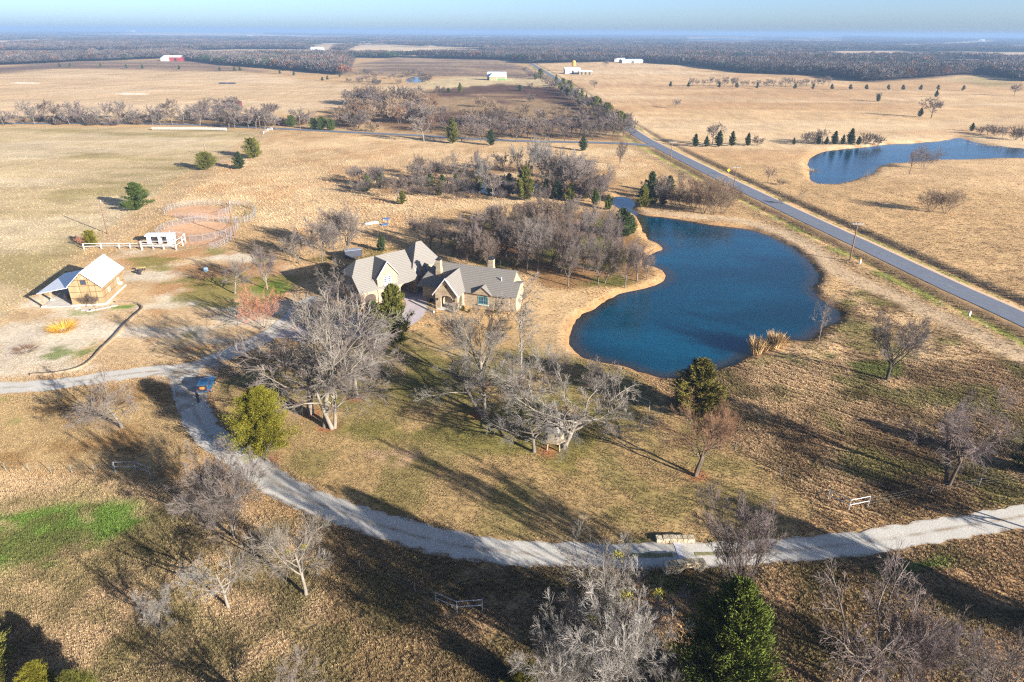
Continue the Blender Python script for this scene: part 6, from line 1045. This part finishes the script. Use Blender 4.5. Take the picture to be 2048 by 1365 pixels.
for i in range(25): t_ = i / 24; g = lift(G(308 + 142 * t_, 260.5 + 2.5 * t_)); o = link_mesh('hay_bale', bme, None, None, tuple(g)); o.rotation_euler[2] = rad(-3 + rr.uniform(-2, 2)); tag(o, f'{ordinal(i + 1)} pale wrapped bale from the left in the long row by the road', 'bale', 'long row of wrapped bales by the crossroad')
# ------------------------------------------------------------------ far buildings
RED = simple_mat('red_barn', (.25, .03, .028), (.2, .025, .022), 1, .7); PALE = simple_mat('pale_siding', (.36, .35, .34), (.32, .31, .29), 1, .7); GREENS = simple_mat('green_sheathing', (.12, .24, .09), (.11, .2, .08), 1, .8); BLUER = simple_mat('pale_blue_roof', (.42, .50, .62), (.38, .45, .56), 1, .5); TANW = simple_mat('tan_siding', (.24, .19, .115), None, 1, .8); YELW = simple_mat('cream_sheathing', (.32, .29, .17), None, 1, .8)
def far_house(name, u, v, L, Dp, e, r_, deg, wall, roof, label, cat='building', doors=2, low=None, hip=False):
    g = lift(G(u, v)); o = empty(name, tuple(g), rad(deg), label, cat); m_ = MB()
    if low: m2 = MB(); m2.box(-L / 2 - .06, L / 2 + .06, -Dp / 2 - .06, Dp / 2 + .06, -1.5, e * .45); m2.build('lower_wall', low, o)
    m_.box(-L / 2, L / 2, -Dp / 2, Dp / 2, -1.5, e)
    if not hip: m_.add([(-L / 2, -Dp / 2, e), (-L / 2, Dp / 2, e), (-L / 2, 0, r_ - .1), (L / 2, -Dp / 2, e), (L / 2, Dp / 2, e), (L / 2, 0, r_ - .1)], [(0, 1, 2), (3, 5, 4)])
    m_.build('wall', wall, o); x_ = L / 2 - (Dp / 2 if hip else -.4); rf = MB(); rf.slab([(-L / 2 - .4, -Dp / 2 - .5, e - .1), (L / 2 + .4, -Dp / 2 - .5, e - .1), (x_, 0, r_), (-x_, 0, r_)], .15); rf.slab([(L / 2 + .4, Dp / 2 + .5, e - .1), (-L / 2 - .4, Dp / 2 + .5, e - .1), (-x_, .003, r_), (x_, .003, r_)], .15)
    if hip: rf.slab([(L / 2 + .4, -Dp / 2 - .5, e - .1), (L / 2 + .4, Dp / 2 + .5, e - .1), (x_, 0, r_)], .15); rf.slab([(-L / 2 - .4, Dp / 2 + .5, e - .1), (-L / 2 - .4, -Dp / 2 - .5, e - .1), (-x_, 0, r_)], .15)
    rf.build('roof', roof, o)
    for k in range(doors): xx = -L / 2 + L * (k + .7) / (doors + .4); dd_ = MB(); dd_.box(xx - L * .06, xx + L * .06, -Dp / 2 - .09, -Dp / 2 - .07, 0, e * .75); dd_.build('door', DARK, o)
    return o
o = far_house('red_barn', 349, 122.5, 30, 16, 6, 8.5, -4, RED, TIN, 'red barn with a pale roof at the far edge of the left field', 'barn', 2); m_ = MB(); m_.box(-15.2, -4, -14, -8.2, 0, 4.2); m_.build('side_bay', PALE, o); m_ = MB(); m_.slab([(-15.6, -14.4, 4.3), (-3.6, -14.4, 4.3), (-3.6, -8.1, 5.8), (-15.6, -8.1, 5.8)], .15); m_.build('side_bay_roof', TIN, o)
o = far_house('new_house', 994, 160.5, 19, 12, 3.6, 8.0, -6, YELW, BLUER, 'unfinished house with green lower walls beyond the dark field', 'house', 0, low=GREENS); m_ = MB(); m_.add([(-7, -10.5, 3.6), (1, -10.5, 3.6), (-3, -10.5, 7.8), (-7, -3, 3.6), (1, -3, 3.6), (-3, -3, 7.8)], [(0, 1, 2), (0, 2, 5, 3), (1, 4, 5, 2), (3, 5, 4)]); m_.build('front_gable', BLUER, o); m_ = MB(); m_.box(-6.6, .6, -10.2, -6.1, -1, 3.55); m_.build('front_gable_wall', YELW, o)
far_house('white_shop', 1144, 147, 19, 14, 5, 7, 3, PALE, TIN, 'white metal shop beyond the hedge of the main road', 'shed', 1); far_house('open_shed', 1170, 148.5, 16, 9, 3.6, 4.6, 3, TANW, TIN, 'low open shed right of the white metal shop', 'shed', 3)
g = lift(G(1147, 143)); o = empty('water_tank', (g[0], g[1], g[2]), 0, 'orange tank on legs behind the white metal shop', 'tank'); m_ = MB(); m_.loft([[(r_ * math.cos(a), r_ * math.sin(a), z) for a in np.linspace(0, 6.283, 15)[:-1]] for z, r_ in ((5.5, 1.2), (7, 2.6), (12, 2.6), (13.4, 1.0))]); m_.build('tank', simple_mat('tank_orange', (.62, .27, .05), None, 1, .6), o)
for a in (.8, 2.4, 3.9, 5.5): m_ = MB(); m_.tube((2 * math.cos(a), 2 * math.sin(a), -1), (2 * math.cos(a), 2 * math.sin(a), 7), .2, k=6); m_.build('leg', GALV, o)
for (u, v, L, Dp, e, r_, wm, rm, lb) in [(1165, 123, 22, 12, 4, 8, TANW, BLUER, 'tan farmhouse among far trees right of the hedge'), (1262, 127, 36, 14, 4, 6, PALE, BLUER, 'long pale blue-roofed farm building in the far right trees'), (1238, 124.5, 18, 12, 4, 6, PALE, TIN, 'small white farm building left of the long blue-roofed one'), (635, 102, 30, 16, 6, 9, PALE, TIN, 'white shed far off above the brush on the left'), (702, 95, 26, 14, 6, 9, PALE, TIN, 'white shed at the left corner of the pale far field'), (500, 75.5, 60, 30, 9, 14, PALE, TIN, 'white farm shed near the left horizon'), (262, 66.5, 110, 60, 18, 26, PALE, TIN, 'pale farm building on the left horizon field'), (1355, 126, 24, 12, 4, 6, PALE, BLUER, 'pale blue shed at the edge of the far right woods'), (1960, 83, 60, 30, 8, 13, PALE, TIN, 'white farm building near the right horizon')]:
    far_house('far_building', u, v, L, Dp, e, r_, rr.uniform(-15, 15), wm, rm, lb, 'building', 1)
g = lift(G(464, 216)); o = empty('red_ruin', tuple(g), rad(5), 'collapsing red board shed among bushes along the left road', 'shed'); m_ = MB(); m_.box(-5, 5, 0, .2, 0, 4.2); m_.box(-5, -4.8, .2, 6, 0, 3.6); m_.box(4.8, 5, .2, 6, 0, 3.6); m_.build('wall', simple_mat('faded_red_boards', (.13, .03, .022), (.09, .025, .02), 1.5, .8, stretch=(6, 6, .2)), o); m_ = MB(); m_.slab([(-5.6, -.6, 4.3), (5.6, -.6, 4.7), (5.4, 6.4, 3.6), (-5.6, 6.4, 3.3)], .12); m_.build('roof', simple_mat('rusty_tin', (.3, .1, .06), (.2, .07, .05), 1, .7), o); m_ = MB(); m_.box(-3.2, -2.2, -.12, -.02, 1.4, 2.6); m_.build('window', GLASS, o)
for i, (u, v, L, lb) in enumerate([(50, 166, 26, 'pale strip of stacked feed at the left of the far field'), (264, 188, 26, 'pale strip of stacked feed nearest the road row of trees')]): g = lift(G(u, v)); m_ = MB(); m_.loft([[(x, y * s_, z * s_) for y, z in ((-2.2, -.2), (-1.5, .9), (1.5, .9), (2.2, -.2))] for x, s_ in ((-L / 2, .5), (-L / 4, 1), (L / 4, .9), (L / 2, .5))]); tag(m_.build('feed_row', BALE, None, tuple(g)), lb, 'feed row')
for i, u in enumerate((447, 463)): g = lift(G(u, 168)); m_ = MB(); m_.loft([[(x, y * s_, z * s_) for y, z in ((-1.2, 0), (-1.0, 1.3), (1.0, 1.3), (1.2, 0))] for x, s_ in ((-4, .7), (-3, 1), (3, 1), (4, .7))]); tag(m_.build('feed_trough', TRL, None, tuple(g)), ['left of two dark troughs in the far left field', 'right of two dark troughs in the far left field'][i], 'trough')
# mistletoe in the near trees
mis = canopy_mesh('mistletoe', 9, 160, False); mis.materials.append(foliage_mat('mistletoe_leaf', (.16, .15, .02), (.28, .25, .04)))
for (u, v, z, s_, lb) in [(1212, 1385, 13.0, .8, 'mistletoe ball high in the tall pale tree at the bottom edge'), (1232, 1405, 10.0, 1.0, 'mistletoe ball in the middle of the huge bare tree'), (1175, 1405, 8.0, .8, 'mistletoe ball on the left side of the huge bare tree'), (1290, 1405, 10.5, .7, 'mistletoe ball on the right side of the huge bare tree'), (622, 1192, 5.2, .6, 'mistletoe ball right of the trunk of the round pale tree'), (590, 1192, 4.6, .6, 'mistletoe ball left of the trunk of the round pale tree'), (440, 1070, 6.5, .6, 'mistletoe ball in the dense tree by the drive bend')]:
    g = G(u, v); o = link_mesh('mistletoe', mis, None, None, (g[0], g[1], z)); o.scale = (s_,) * 3; tag(o, lb, 'mistletoe')
# ------------------------------------------------------------------ distance haze
m = bpy.data.materials.new('haze_air'); m.use_nodes = True; nt = m.node_tree; nt.nodes.clear(); out = nt.nodes.new('ShaderNodeOutputMaterial'); pv = nt.nodes.new('ShaderNodeVolumePrincipled'); pv.inputs['Color'].default_value = (.21, .33, .52, 1); pv.inputs['Density'].default_value = 2.2e-4; pv.inputs['Anisotropy'].default_value = 0.0; nt.links.new(pv.outputs[0], out.inputs['Volume'])
hz = MB(); hz.box(-23500, 23500, -900, 25500, -40, 62); tag(hz.build('haze', m), 'thin blue distance haze over the whole plain', 'haze', kind='stuff')
